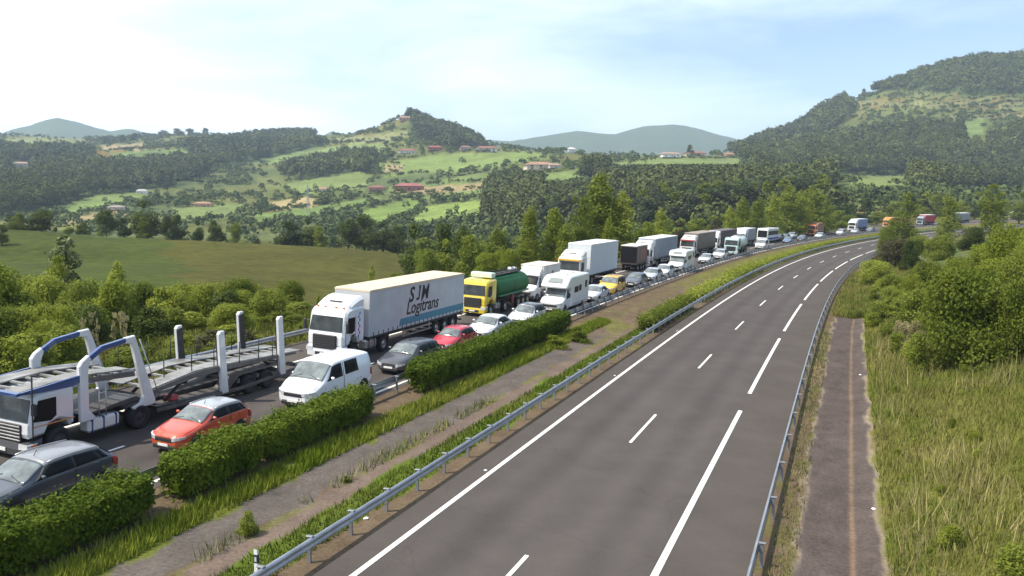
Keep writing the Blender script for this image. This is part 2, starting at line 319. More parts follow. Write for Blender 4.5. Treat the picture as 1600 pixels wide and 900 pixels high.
FIELDS = [  # outlines of the fields (as seen in the photo) and what grows on them
 ((.050, .066, .014), [(-200, 340), (60, 355), (160, 372), (250, 372), (262, 400), (330, 470), (330, 500), (-200, 520)]),
 ((.066, .066, .015), [(244, 370), (420, 376), (640, 392), (660, 470), (480, 482), (330, 500), (262, 400)]),
 ((.27, .22, .12), [(158, 228), (236, 222), (230, 233), (165, 236)]), ((.12, .17, .055), [(166, 237), (230, 234), (300, 233), (322, 238), (250, 252), (180, 247)]),
 ((.11, .16, .05), [(60, 268), (0, 275), (0, 285), (46, 280)]), ((.14, .19, .06), [(82, 324), (150, 306), (236, 298), (244, 306), (190, 322), (110, 338)]),
 ((.24, .20, .10), [(90, 346), (176, 326), (205, 332), (150, 354)]), ((.14, .18, .06), [(262, 326), (380, 316), (402, 334), (280, 354)]),
 ((.15, .20, .07), [(378, 257), (450, 240), (520, 228), (604, 224), (606, 236), (500, 246), (430, 257)]), ((.15, .20, .06), [(588, 256), (690, 240), (830, 237), (872, 246), (770, 262), (700, 270), (600, 276)]),
 ((.25, .20, .11), [(604, 256), (632, 258), (626, 269), (600, 269)]), ((.19, .20, .09), [(520, 216), (636, 206), (640, 214), (600, 223), (530, 223)]),
 ((.30, .24, .12), [(414, 316), (480, 308), (502, 312), (492, 326), (420, 330)]), ((.12, .17, .05), [(395, 336), (500, 322), (600, 304), (566, 326), (480, 346), (400, 352)]),
 ((.14, .20, .05), [(518, 342), (640, 311), (662, 318), (630, 346), (600, 352)]), ((.17, .23, .06), [(632, 346), (667, 321), (760, 313), (765, 345), (650, 358)]),
 ((.13, .17, .055), [(604, 292), (760, 270), (804, 285), (745, 312), (650, 312), (610, 304)]), ((.24, .19, .10), [(610, 299), (700, 289), (770, 284), (750, 296), (650, 306)]),
 ((.14, .19, .06), [(850, 272), (922, 260), (904, 282), (845, 296)]), ((.15, .19, .06), [(1284, 277), (1350, 273), (1414, 275), (1424, 290), (1350, 302), (1325, 286)]),
 ((.13, .145, .055), [(1400, 143), (1500, 150), (1640, 147), (1640, 154), (1500, 156), (1420, 152)]), ((.17, .17, .075), [(1325, 158), (1400, 157), (1460, 160), (1640, 158), (1640, 164), (1480, 166), (1330, 166)]), ((.12, .14, .05), [(1400, 171), (1500, 171), (1640, 168), (1640, 174), (1480, 177), (1410, 176)]), ((.18, .17, .08), [(1480, 181), (1640, 178), (1640, 187), (1520, 186)]), ((.12, .14, .05), [(1322, 172), (1380, 171), (1385, 177), (1325, 177)]), ((.12, .15, .06), [(1222, 214), (1298, 205), (1292, 218), (1230, 230)]),
 ((.13, .18, .06), [(1492, 190), (1540, 184), (1530, 240), (1497, 222)]), ((.14, .18, .06), [(948, 257), (1030, 247), (1165, 248), (1150, 263), (968, 268)]),
 ((.14, .18, .06), [(430, 290), (560, 268), (590, 276), (570, 296), (470, 306)]), ((.17, .19, .08), [(0, 218), (120, 212), (150, 222), (0, 228)]), ((.15, .19, .06), [(350, 208), (500, 203), (515, 209), (350, 214)]),
]
WOODS = [  # closed woodland
 [(0, 232), (150, 240), (165, 262), (310, 252), (340, 262), (300, 288), (200, 300), (150, 304), (90, 322), (0, 345)], [(285, 230), (420, 213), (500, 207), (514, 226), (430, 245), (372, 262), (330, 262), (300, 246)],
 [(640, 205), (638, 176), (700, 182), (750, 215), (760, 236), (690, 232)], [(760, 290), (880, 268), (960, 262), (1040, 272), (1290, 262), (1300, 345), (1040, 372), (760, 370)],
 [(1135, 240), (1150, 210), (1300, 150), (1330, 172), (1300, 205), (1222, 232)], [(1300, 150), (1450, 100), (1640, 88), (1640, 146), (1500, 148), (1400, 140)],
 [(1290, 218), (1490, 200), (1500, 240), (1640, 180), (1640, 300), (1430, 300), (1410, 274), (1200, 268), (1140, 248)], [(440, 270), (540, 245), (590, 250), (580, 275), (470, 285)]]
def mk_grid(name, U, Rr, mtl, zf):
    uu, rr = np.meshgrid(U, Rr); Xg = (uu-800)/F*rr; Yg = rr.copy(); z = zf(Xg, Yg).reshape(Xg.shape); P = np.stack([Xg, Yg, z], -1)
    a = np.arange(P.shape[0]*P.shape[1]).reshape(P.shape[:2]); Fq = np.stack([a[:-1, :-1], a[:-1, 1:], a[1:, 1:], a[1:, :-1]], -1).reshape(-1, 4)
    return P, Fq
def land_color(P):
    u, v, d = project(P); x, y = P[:, 0], P[:, 1]
    f5 = fbm(x/60, y/60, 5); base = np.stack([.045+.03*f5, .066+.04*f5, .024+.012*f5], -1)
    wood = np.zeros(len(u), bool)
    for p_ in WOODS: wood |= inpoly(u, v, p_)
    wx = x+14*(fbm(x/90, y/90, 91)-.5); wy = y+30*(fbm(x/90, y/90, 92)-.5); ca = np.floor((wx*.86+wy*.34)/74); cb = np.floor((wy*.80-wx*.38)/(95+40*h2(ca, ca*0, 5)))
    t1, t2, t3 = h2(ca, cb, 1), h2(ca, cb, 2), h2(ca, cb, 3)
    mead = np.stack([.085+.065*t1+.05*(t3 > .86), .112+.05*t1*t2, .026+.022*t2], -1)*(.85+.3*fbm(x/22, y/22, 93))[:, None]
    open_ = (~wood) & (d > 250); base[open_] = base[open_]*.25+mead[open_]*.75
    ju = (fbm(x/18, y/18, 8)-.5)*np.where(d < 235, 110, 5); jv = (fbm(x/18, y/18, 9)-.5)*2.5
    inf = np.zeros(len(u), bool); nr = d < 85; base[nr] = np.array([.11, .115, .028])*(.8+.4*fbm(x[nr]/3, y[nr]/3, 12))[:, None]
    for col, poly in FIELDS:
        k = inpoly(u+ju, v+jv, poly) & (d > 85); base[k] = np.array(col)*(.86+.28*fbm(x[k]/25, y[k]/25, 11))[:, None]; inf |= k
    return base
Ug = np.arange(-140, 1745, 3.2); Ug = np.concatenate([np.arange(-1900, -140, 40), Ug, np.arange(1745, 3500, 40)])
Rg = np.exp(np.linspace(math.log(20), math.log(3200), 300))
P, Fq = mk_grid('land', Ug, Rg, None, lambda a, b: terrain_z(a, b, True))
Pf = P.reshape(-1, 3)
tag(link('terrain', np_mesh('terrain', Pf, Fq, M['terrain'], True, col=land_color(Pf))), kind='structure')
# far mountains
PU = np.array([-900, 0, 40, 70, 100, 130, 160, 180, 215, 250, 300, 500, 520, 600, 800, 860, 900, 920, 960, 1000, 1040, 1080, 1130, 1160, 1400, 2600.])
PV = np.array([226, 215, 204, 194, 190, 196, 206, 209, 204, 212, 224, 222, 207, 222, 222, 213, 207, 209, 213, 204, 200, 206, 214, 221, 224, 224.])
def far_z(X, Y):
    u = 800+F*X/Y; top = HCAM-(np.interp(u, PU, PV)-HZ)*4700/F; w = np.exp(-((Y-4700)/900)**2)
    return -40+(top+40)*w+(fbm(X/240, Y/240, 21, 4)-.5)*46*w
P2, F2 = mk_grid('far', np.concatenate([np.arange(-1900, -150, 60), np.arange(-150, 1750, 6), np.arange(1750, 3500, 60)]), np.concatenate([np.linspace(3150, 3700, 8), np.linspace(3760, 4750, 34), np.linspace(4850, 8500, 12)]), None, far_z)
P2f = P2.reshape(-1, 3)
tag(link('hills', np_mesh('hills', P2f, F2, M['terrain'], True, col=np.stack([.045+.02*fbm(P2f[:, 0]/200, P2f[:, 1]/200, 4), .07+.03*fbm(P2f[:, 0]/200, P2f[:, 1]/200, 4), .03+0*P2f[:, 0]], -1))), kind='structure')
# one sheet of lower ground under and behind everything, to the horizon
gp = MB(); gp.add([(-8900, -2900, -48), (8900, -2900, -48), (8900, 8900, -48), (-8900, 8900, -48)], [(0, 1, 2, 3)])
tag(gp.build('ground', mat('valley_ground', (.06, .09, .035), 1, noise=.3, nscale=.01), fix=False), kind='structure')
bk = np.array([(x, y) for y in (-80, -40, 0, 21) for x in np.linspace(-90, 90, 37)]); bz = terrain_z(bk[:, 0], bk[:, 1], True)-.02
a = np.arange(len(bk)).reshape(4, 37); tag(link('ground', np_mesh('ground', np.c_[bk, bz], np.stack([a[:-1, :-1], a[:-1, 1:], a[1:, 1:], a[1:, :-1]], -1).reshape(-1, 4), M['terrain'], True, col=np.tile([.08, .1, .04], (len(bk), 1)))), kind='structure')

# ---------------------------------------------------------------- road, median and verge sheets
SS = np.concatenate([np.arange(-30, 90, .4), np.arange(90, 200, .8), np.arange(200, 560, 2.0)])
def sheet(name, o, mtl, colf, dz=0.0, S=SS):
    s, oo = np.meshgrid(S, np.asarray(o, float), indexing='ij'); Pt = wpt(s, oo, dz).reshape(-1, 3)
    a = np.arange(s.size).reshape(s.shape); Fq = np.stack([a[:-1, :-1], a[:-1, 1:], a[1:, 1:], a[1:, :-1]], -1).reshape(-1, 4)
    return tag(link(name, np_mesh(name, Pt, Fq[:, ::-1], mtl, True, col=colf(s.ravel(), oo.ravel()))), kind='structure')
def mixc(a, b, w): return a*(1-w[:, None])+b*w[:, None]
def road_col(lanes, edge_l):
    def f(s, o):
        c = np.tile(np.array([.077, .068, .064]), (len(s), 1)); big = fbm(s/14, o/2.2, 31, 3)
        c = c*(.94+.12*big)[:, None]
        for lc in lanes:                                             # polished wheel tracks, darker oil strip in between
            for dx in (-.85, .85): c *= (1+.09*np.exp(-((o-lc-dx)/.33)**2))[:, None]
            c *= (1-.10*np.exp(-((o-lc)/.35)**2))[:, None]
        c = mixc(c, np.array([.082, .071, .063]), .75*((o > edge_l[0])*sstep(o, edge_l[0]-.4, edge_l[0]+.2)))   # hard shoulders, dustier
        c = mixc(c, np.array([.084, .074, .066]), .6*(1-sstep(o, edge_l[1]-.1, edge_l[1]+.1)))
        return c
    return f
sheet('road', np.linspace(-4.45, 5.95, 53), M['asphalt'], road_col((-1.75, 1.75), (3.6, -3.55)), .012)
sheet('road', np.linspace(-22.3, -11.75, 43), M['asphalt'], road_col((-17.5, -14.0), (-12.2, -19.4)), .012)
GR1, GR2, GRY, DIRT, DRYG = (np.array(q) for q in ((.080, .115, .016), (.10, .120, .022), (.130, .130, .036), (.118, .086, .059), (.165, .132, .075)))
ASPH_OLD, GUT = np.array([.108, .094, .084]), np.array([.142, .108, .088])
def median_col(s, o):
    w = (fbm(s/1.6, o/.5, 41, 3)-.5); e = w*1.1; oo = o+e
    c = np.tile(DIRT*1.0, (len(s), 1)); far = sstep(s, 52, 66)
    c = mixc(c, DRYG*.8, .45*fbm(s/.8, o/.4, 42))
    slab = (oo > -9.0) & (oo < -7.35); c[slab] = mixc(c[slab], ASPH_OLD, .95*(1-far[slab]))
    gut = (oo*.35+o*.65 > -7.35) & (oo*.35+o*.65 < -6.55); c[gut] = mixc(c[gut], GUT, .95*(1-far[gut]*.8))
    weed = np.exp(-((o+7.35)/.16)**2)*(fbm(s/2.5, o, 43) > .5); c = mixc(c, GRY, weed*.8)
    g1 = (oo > -9.95) & (oo < -8.95); c[g1] = mixc(c[g1], GR2, .92*(1-.8*far[g1]))
    g2 = (oo > -6.6) & (oo < -5.35); c[g2] = mixc(c[g2], GR1*1.1, .92*(1-.75*sstep(s[g2], 60, 72)))
    pat = (fbm(s/5, o/1.6, 44) > .56) & (s > 56) & (o > -10.6); c[pat] = mixc(c[pat], GRY, np.full(pat.sum(), .7))
    farg = sstep(s, 92, 112)*((o > -10.8)*1.0); c = mixc(c, GRY*.95, farg*.85)
    return c*(.8+.4*fbm(s/.7, o/.35, 45))[:, None]
sheet('median_ground', np.concatenate([np.linspace(-11.9, -4.3, 58)]), M['ground'], median_col, .0)
def right_col(s, o):
    w = fbm(s/1.5, o/.5, 51, 3)-.5; oo = o+w*.7
    c = np.tile(GRY*.9, (len(s), 1)); c = mixc(c, np.array([.105, .115, .024]), fbm(s/3, o/1.5, 52)); c = mixc(c, DRYG*.9, (fbm(s/2.2, o/1.2, 53) > .55)*.6)
    d = oo < 7.0; c[d] = mixc(np.tile(DIRT*.95, (d.sum(), 1)), GRY*.8, (fbm(s[d]/1.5, o[d]/.3, 54) > .55)*.55)
    k = (oo > 7.0) & (oo < 9.4) & (s < 87+w*6); c[k] = np.array([.088, .071, .064])*(.86+.28*fbm(s[k]/2.5, o[k]*1.4, 55))[:, None]
    m = np.exp(-((o-8.55-.12*(fbm(s/6, s*0, 57)-.5))/.08)**2)*(s < 86)*(.55+.45*fbm(s/2, s*0, 58)); c = mixc(c, np.array([.22, .15, .095]), m*.8)
    c = mixc(c, np.array([.27, .22, .17]), (np.exp(-((oo-6.98)/.1)**2)+np.exp(-((oo-9.42)/.1)**2))*(s < 85)*.6)
    return c*(.82+.36*fbm(s/.6, o/.3, 56))[:, None]
sheet('verge_ground', np.concatenate([np.linspace(5.85, 10, 60), np.linspace(10.2, 27, 60)]), M['ground'], right_col, .0)
def left_col(s, o):
    c = mixc(np.tile(GRY*.85, (len(s), 1)), GR1, fbm(s/4, o/2, 61)); b = (fbm(s/5, o/3, 62) > .6); c[b] = mixc(c[b], DIRT*.7, np.full(b.sum(), .6))
    d = o > -23.2; c[d] = mixc(c[d], DIRT, np.full(d.sum(), .6)); return c*(.8+.4*fbm(s, o, 63))[:, None]
sheet('verge_ground', np.linspace(-27.5, -22.2, 24), M['ground'], left_col, .0)

# painted lines: strips 4 mm above the asphalt
def strips(name, segs, dz=.017):
    V = []; Fc = []
    for s0, s1, oc, w in segs:
        n = max(2, int((s1-s0)/1.0)+1); s = np.linspace(s0, s1, n); b = len(V); L = wpt(s, np.full(n, oc-w/2), dz); Rr = wpt(s, np.full(n, oc+w/2), dz)
        for i in range(n): V += [tuple(L[i]), tuple(Rr[i])]
        Fc += [(b+2*i, b+2*i+1, b+2*i+3, b+2*i+2) for i in range(n-1)]
    me = bpy.data.meshes.new(name); me.from_pydata(V, [], Fc); me.materials.append(M['paint']); return tag(link(name, me), kind='structure')
strips('road_marking', [(-20, 520, -3.55, .17)])
strips('road_marking', [(24.33+17*n-5, 24.33+17*n, 0, .125) for n in range(-2, 24)])
strips('road_marking', [(44.61+24*n-20, 44.61+24*n, 3.5, .20) for n in range(-2, 16)])
strips('road_marking', [(-20, 520, -12.2, .16), (-20, 520, -19.3, .18)])
strips('road_marking', [(20+17*n, 25+17*n, -15.75, .12) for n in range(-2, 24)])

# ---------------------------------------------------------------- guard rails
def guard_rail(label, o, side, s0, s1, step, height, mtl=None, dim=1.0, drop=0):
    """W-beam on posts; side = +1 when the beam is on the right of its posts"""
    mtl = mtl or M['galv']; root = empty('guardrail', tuple(wpt(s0, o)), label=label, cat='guardrail')
    off = wpt(s0, o)
    prof = [(.0, 0), (.045, -.03), (.08, -.07), (.045, -.115), (.025, -.155), (.045, -.195), (.08, -.24), (.045, -.28), (.0, -.31), (-.012, -.30), (.03, -.27), (.06, -.24), (.03, -.20), (.01, -.155), (.03, -.11), (.06, -.07), (.03, -.04), (-.012, -.01)]
    s = np.concatenate([np.arange(s0, min(s1, 120), 1.0), np.arange(max(s0, 120), s1+.1, 2.5)]); n = len(prof)
    V = np.stack([wpt(s, o+side*(.10+a), height+b) for a, b in prof], 1).reshape(-1, 3)-off
    a = np.arange(len(s)*n).reshape(len(s), n); b = np.roll(a, -1, 1); Fc = np.stack([a[:-1], b[:-1], b[1:], a[1:]], -1).reshape(-1, 4)
    link('rail', np_mesh('rail', V, Fc, mtl, False), root)
    pm = MB(); pm.box(-.05, .05, -.03, .03, -.45, height-.02, .006); pm.box(min(.05*side, .11*side), max(.05*side, .11*side), -.05, .05, height-.26, height-.05, .006)
    pm.box(-.08, .13, -.055, .055, height-.021, height+.012, .005)
    me = None; ps = np.arange(s0+1, s1, step); first = ps[:98]; rest = ps[98:]
    for q in first:
        w = wpt(q, o)-off
        if me is None: ob = pm.build('post', M['post'], root, tuple(w), (0, 0, -head(q))); me = ob.data
        else: link('post', me, root, tuple(w), (0, 0, -head(q)))
    if len(rest):
        mb = MB()
        for q in rest:
            w = wpt(q, o)-off; mb.box(w[0]-.06, w[0]+.06, w[1]-.06, w[1]+.06, w[2]-.4, w[2]+height-.02)
        tag(mb.build('post', M['post'], root), kind='stuff')
    return root
guard_rail('grey steel guardrail along the left edge of the empty carriageway, beside the median', -4.95, 1, 8, 330, 2.0, .74)
guard_rail('bluish steel guardrail curving along the right edge of the empty carriageway, beside the concrete ditch', 6.12, -1, 6, 210, 4.0, .74)
guard_rail('low guardrail between the hedge pieces and the queue of cars', -11.45, -1, 8, 300, 2.0, .80)
guard_rail('guardrail on the far side of the jammed carriageway, behind the trucks', -22.5, 1, 6, 330, 4.0, .76)
# ---------------------------------------------------------------- vegetation
def leafcloud(seed, blobs, n, size, outw=.75, shell=.45, up=.25, jit=.5):
    g = np.random.default_rng(seed); B = np.array(blobs, float); w = (B[:, 3]*B[:, 4]*B[:, 5])**.67; k = g.choice(len(B), n, p=w/w.sum())
    d = g.normal(size=(n, 3)); d /= np.linalg.norm(d, axis=1)[:, None]
    rad = 1-shell*g.random(n)**1.6+.10*g.normal(size=n)
    P = B[k, :3]+d*B[k, 3:6]*rad[:, None]
    nr = d*outw+g.normal(size=(n, 3))*jit+np.array([0, 0, up]); nr /= np.linalg.norm(nr, axis=1)[:, None]
    return quads(P, nr, size*(.55+.9*g.random(n)), g)
def quads(P, nr, sz, g):
    n = len(P); t = np.cross(nr, g.normal(size=(n, 3))); t /= np.linalg.norm(t, axis=1)[:, None]+1e-9; b = np.cross(nr, t); sz = np.broadcast_to(sz, n)[:, None]
    a = .5*sz; e = .32*sz
    V = np.stack([P+t*a, P+b*e, P-t*a*.9, P-b*e], 1).reshape(-1, 3)
    return V, np.arange(n*4).reshape(-1, 4)
def trunk_mb(H, r0, seed, limbs=5, z0=.25, spread=.25):
    g = random.Random(seed); m = MB(); q = [Vector((0, 0, -.3))]; n = 6
    for i in range(1, n+1): q.append(Vector((g.uniform(-.02, .02)*H, g.uniform(-.02, .02)*H, H*.85*i/n)))
    m.tube(q, [r0*(1-.85*i/n) for i in range(n+1)], 7)
    for i in range(limbs):
        t = z0+(.9-z0)*(i+.5)/limbs; a = g.uniform(0, 6.28); b = Vector((0, 0, H*.85*t)); L = spread*H*(1.15-t*.6)
        e = b+Vector((math.cos(a)*L, math.sin(a)*L, L*.8)); md = (b+e)/2+Vector((0, 0, .06*L))
        m.tube([b, md, e], [r0*(.5-.3*t), r0*.25, r0*.08], 5)
    return m
LM = dict(bright=leaf_mat('leaves_bright', (.165, .205, .020), (.31, .35, .055), .45), mid=leaf_mat('leaves_mid', (.115, .150, .018), (.225, .265, .042), .45), dark=leaf_mat('leaves_dark', (.045, .066, .012), (.105, .138, .028), .35),
          euc=leaf_mat('leaves_eucalyptus', (.040, .054, .030), (.092, .112, .058), .3, .35), hedge=leaf_mat('leaves_hedge', (.075, .120, .010), (.185, .245, .026), .35, 1.6), brown=leaf_mat('leaves_brownish', (.05, .045, .022), (.10, .095, .04), .25),
          far=leaf_mat('leaves_far', (.045, .066, .026), (.095, .128, .045), .3, .3, .5), flower=leaf_mat('leaves_blossom', (.12, .15, .05), (.42, .44, .30), .3, 3.0), pale=leaf_mat('grass_pale', (.22, .20, .09), (.34, .30, .16), .3))
TREE = {}
def dome(seed, n, rxy, rz, z0, rb, H):
    g = random.Random(seed); B = [(0, 0, z0+rz*.35, rxy*.62, rxy*.62, rz*.62)]
    for i in range(n):
        a = 6.283*i/n+g.uniform(-.4, .4); t = g.random(); rr = rxy*(1-.55*t)*g.uniform(.45, .8); z = z0+t*(H-z0)*.82
        k = rb*g.uniform(.7, 1.3); B.append((math.cos(a)*rr, math.sin(a)*rr, z, k, k, k*g.uniform(.7, 1.0)))
    for i in range(3): k = rb*g.uniform(.5, .8); B.append((g.uniform(-.3, .3)*rxy, g.uniform(-.3, .3)*rxy, H-k*.8, k, k, k))
    return B
def proto(kind, i):
    key = (kind, i)
    if key in TREE: return TREE[key]
    sd = sum(map(ord, kind))*7+i*131
    if kind == 'bush': H, W, n, sz, bl, tk = 3.2, 3.2, 4200, .16, dome(sd, 11, 1.35, 1.4, .35, .62, 3.1), (2.2, .07, 6, .1, .35)
    elif kind == 'thicket': H, W, n, sz, bl, tk = 5.0, 7.0, 15000, .185, dome(sd, 17, 3.0, 2.4, .5, 1.05, 4.7), (3.6, .13, 9, .08, .4)
    elif kind == 'broad': H, W, n, sz, bl, tk = 8.0, 6.5, 4200, .34, dome(sd, 13, 2.7, 3.2, 1.5, 1.25, 7.8), (6.6, .22, 6, .25, .28)
    elif kind == 'poplar':
        g = random.Random(sd); H, W = 14.0, 4.6; bl = []
        for k in range(20):
            t = k/19; z = 1.4+t*11.6; rr = (1.75*(1-t)**.5+.42)*g.uniform(.75, 1.1); a = g.uniform(0, 6.28); q = rr*.35
            bl.append((math.cos(a)*q, math.sin(a)*q, z, rr, rr, 1.15))
        n, sz, tk = 5200, .34, (12.5, .2, 9, .12, .12)
    elif kind == 'airy': H, W, n, sz, bl, tk = 11.0, 7.0, 5200, .30, dome(sd, 22, 3.0, 4.6, 2.0, .95, 10.8), (9.5, .2, 10, .2, .28)
    elif kind == 'euc':
        g = random.Random(sd); H, W = 17.0, 6.0; bl = []
        for k in range(12):
            t = g.random(); a = g.uniform(0, 6.28); rr = g.uniform(.2, 1.0)*2.2*(1-.5*t); q = g.uniform(.8, 1.5); bl.append((math.cos(a)*rr, math.sin(a)*rr, 4.5+t*10.6, q, q, q*1.35))
        n, sz, tk = 1300, .66, (15.5, .2, 6, .35, .12)
    elif kind == 'sparse': H, W, n, sz, bl, tk = 4.2, 2.4, 1300, .2, dome(sd, 12, .95, 1.9, 1.0, .42, 4.1), (3.5, .05, 7, .2, .2)
    elif kind == 'round': H, W, n, sz, bl, tk = 6.0, 6.0, 600, .75, dome(sd, 8, 2.4, 2.6, .7, 1.25, 5.9), None
    V, Fc = leafcloud(sd+5, bl, n, sz); TREE[key] = (V, Fc, H, W, tk, sd, {})
    return TREE[key]
def plant(kind, var, x, y, H, W, lm, name, label, cat, group=None, trunk=True, z=None, rz=None):
    V, Fc, H0, W0, tk, sd, cache = proto(kind, var)
    z = Z_at(x, y) if z is None else z
    rz = random.Random(int(x*37+y*91)).uniform(0, 6.28) if rz is None else rz
    if lm not in cache:
        cache[lm] = np_mesh('crown', V, Fc, LM[lm], False)
        if tk and 'trunk' not in cache: cache['trunk'] = None
    sc = (W/W0, W/W0, H/H0)
    if tk and trunk:
        root = empty(name, (x, y, z-.06), (0, 0, rz), label, cat, group); link('crown', cache[lm], root, scale=sc)
        if cache.get('trunk') is None: ob = trunk_mb(*tk[:2], sd, *tk[2:]).build('trunk', M['bark'], root); ob.scale = sc; cache['trunk'] = ob.data
        else: link('trunk', cache['trunk'], root, scale=sc)
        return root
    return tag(link(name, cache[lm], None, (x, y, z-.06), (0, 0, rz), sc), label, cat, group)
def plant_uv(kind, var, u, r, vtop, wpx, lm, *a, **k):
    x = (u-800)/F*r; z = Z_at(x, r); zt = HCAM-(vtop-HZ)*r/F
    return plant(kind, var, x, r, max(zt-z, 1.0), wpx*r/F, lm, *a, z=z, **k)

RED, ORN, PIN = (.26, .105, .08), (.32, .19, .125), (.32, .22, .18)
HOUSES = [('white walled house with a red roof, left of the pair below the wooded crest', 638, 240, 26, RED, (.66, .62, .58)), ('dark red roofed house just right of the white house under the crest', 681, 238, 22, (.26, .07, .06), (.30, .12, .10)), ('low house with a brown red roof on the ridge meadow, with a white gable', 760, 237, 32, RED, (.7, .66, .6)), ('small brown roofed house at the left foot of the crest wood', 728, 236, 16, (.22, .13, .1), (.4, .33, .28)), ('long pale farmhouse in the middle of the slope, above the dark wood', 842, 266, 44, ORN, (.62, .54, .45)), ('pinkish annex beside the long pale farmhouse', 866, 265, 18, PIN, (.6, .5, .45)),
 ('white house with a grey pink roof on the ridge at the right', 1044, 246, 30, PIN, (.78, .77, .76)), ('yellowish house with a red roof next to the white ridge house', 1082, 245, 30, RED, (.66, .55, .40)), ('small orange roofed house half hidden left of the big hill', 1136, 246, 14, ORN, (.5, .3, .22)), ('red roofed farm cottage amid the pastures with a blue shed roof', 590, 300, 24, RED, (.42, .22, .18)), ('long low red brick barn on the pastures right of the cottage', 640, 299, 44, (.28, .10, .09), (.33, .15, .13)), ('pink walled house alone on the slope at the left', 320, 324, 26, ORN, (.60, .36, .26)), ('small white house on the left slope among trees', 226, 302, 16, (.4, .38, .37), (.75, .74, .72)),
 ('little house with a pink roof on the far left slope', 42, 262, 22, PIN, (.66, .58, .52)), ('grey roofed barn behind the row of dark trees', 186, 330, 26, (.25, .22, .22), (.5, .42, .34)), ('brown roofed house on the hilltop next to the crest wood', 634, 196, 16, ORN, (.5, .3, .2)), ('small house high on the middle slope with an orange roof', 508, 207, 18, ORN, (.55, .45, .35)), ('farmhouse with a faded red roof in the trees on the right ridge', 930, 238, 26, (.30, .17, .13), (.5, .42, .36)), ('white hut in the trees left of the ridge farmhouse', 892, 238, 12, (.55, .52, .5), (.75, .73, .7))]
# far scatter: woods, hedgerows and single trees on the hillsides
g = np.random.default_rng(7)
rcol = np.exp(np.linspace(math.log(62), math.log(3000), 260)); ucol = np.arange(-300, 1904, 8.0)
Ucg, Rcg = np.meshgrid(ucol, rcol, indexing='ij'); Zcg = terrain_z((Ucg-800)/F*Rcg, Rcg).reshape(Ucg.shape); Vcg = project(np.stack([(Ucg-800)/F*Rcg, Rcg, Zcg], -1))[1]
Vmin = np.minimum.accumulate(Vcg, axis=1)
def visible(u, r, v, marg):
    i = np.clip(((u+300)/8).astype(int), 0, len(ucol)-1); j = np.clip(np.searchsorted(rcol, r)-1, 0, len(rcol)-1); return v-marg < Vmin[i, j]
def r_at(u, v):
    i = int(np.clip((u+300)/8, 0, len(ucol)-1)); ok = np.where((Vcg[i] < v) & (rcol > 100))[0]
    return rcol[ok[0]] if len(ok) else None
N = 230000
u = g.uniform(-160, 1760, N); r = np.exp(g.uniform(math.log(235), math.log(2700), N)); keep = g.random(N) < np.clip((r/2700)**1.15, .012, 1)
u, r = u[keep], r[keep]; X = (u-800)/F*r; Yy = r; Zt = terrain_z(X, Yy); uu, vv, dd = project(np.stack([X, Yy, Zt], -1))
fld = np.zeros(len(u), bool); wd = np.zeros(len(u), bool)
for c_, p_ in FIELDS: fld |= inpoly(u, vv, p_)
for p_ in WOODS: wd |= inpoly(u, vv, p_)
wd &= ~fld; scr = fbm(X/70, Yy/70, 77, 3)
prob = np.where(wd, .85, np.where(fld, .02, np.where(scr > .52, .6, .10)))
sT, oT = so_of(X, Yy); prob[(np.abs(oT) < 34) & (Yy < 420)] = 0
for a_ in HOUSES: prob[(np.abs(u-a_[1]) < a_[3]*.75+2) & (vv > a_[2]-7) & (vv < a_[2]+17)] = 0
k = (g.random(len(u)) < prob) & visible(u, r, vv, 16*F/r)
X, Yy, Zt, r, wd, u, vv = X[k], Yy[k], Zt[k], r[k], wd[k], u[k], vv[k]
hx = []
for c_, p_ in FIELDS[2:]:
    for i in range(len(p_)):
        (a0, b0), (a1, b1) = p_[i-1], p_[i]; n = int(math.hypot(a1-a0, b1-b0)/3.2)
        for t in range(n):
            if g.random() < .62:
                q = (t+.5)/n; uq, vq = a0+(a1-a0)*q+g.normal()*1.2, b0+(b1-b0)*q+g.normal()*.8; rq = r_at(uq, vq)
                if rq and rq > 230: hx.append(((uq-800)/F*rq, rq))
hx = np.array(hx); hz_ = terrain_z(hx[:, 0], hx[:, 1])
# (x, y, z, radius, height, in the woods?); nothing grows tall enough to hide the houses and meadows one can see above it
rad = np.where(wd, 3.4+3.4*g.random(len(X)), 2.0+2.4*g.random(len(X))); hgt = np.where(wd, 10+9*g.random(len(X)), 3.5+5*g.random(len(X)))
for u0_, u1_, v0_ in [(a_[1]-a_[3]*.8, a_[1]+a_[3]*.8, a_[2]+1) for a_ in HOUSES]+[(945, 1172, 258), (845, 928, 283), (1285, 1425, 292)]:
    k_ = (u > u0_) & (u < u1_) & (vv > v0_+1) & (vv < v0_+90); hgt[k_] = np.clip(np.minimum(hgt[k_], (vv[k_]-v0_)*r[k_]/F), 2.2, None); rad[k_] = np.minimum(rad[k_], hgt[k_]*.75)
T = np.concatenate([np.stack([X, Yy, Zt, rad, hgt, wd*1.0], -1), np.stack([hx[:, 0], hx[:, 1], hz_, 1.3+1.9*g.random(len(hx))**2, 1.6+3.4*g.random(len(hx))**2, 0*hx[:, 0]], -1)])
px = T[:, 4]*F/T[:, 1]; open_i = np.where(T[:, 5] == 0)[0]; open_i = open_i[np.argsort(-px[open_i])]; wood_i = np.where(T[:, 5] == 1)[0]; wood_i = wood_i[np.argsort(-px[wood_i])]
solo = open_i[:230]; solow = wood_i[:150]
for q, i in enumerate(solo):
    x, y, z, rr, hh, _ = T[i]
    plant('round', q % 5, x, y, hh, rr*2.1, 'far' if q % 3 else 'mid', 'hillside_tree', 'round green tree or bush standing free among the pastures across the valley', 'tree', 'single trees dotted over the pastures across the valley', trunk=False, z=z)
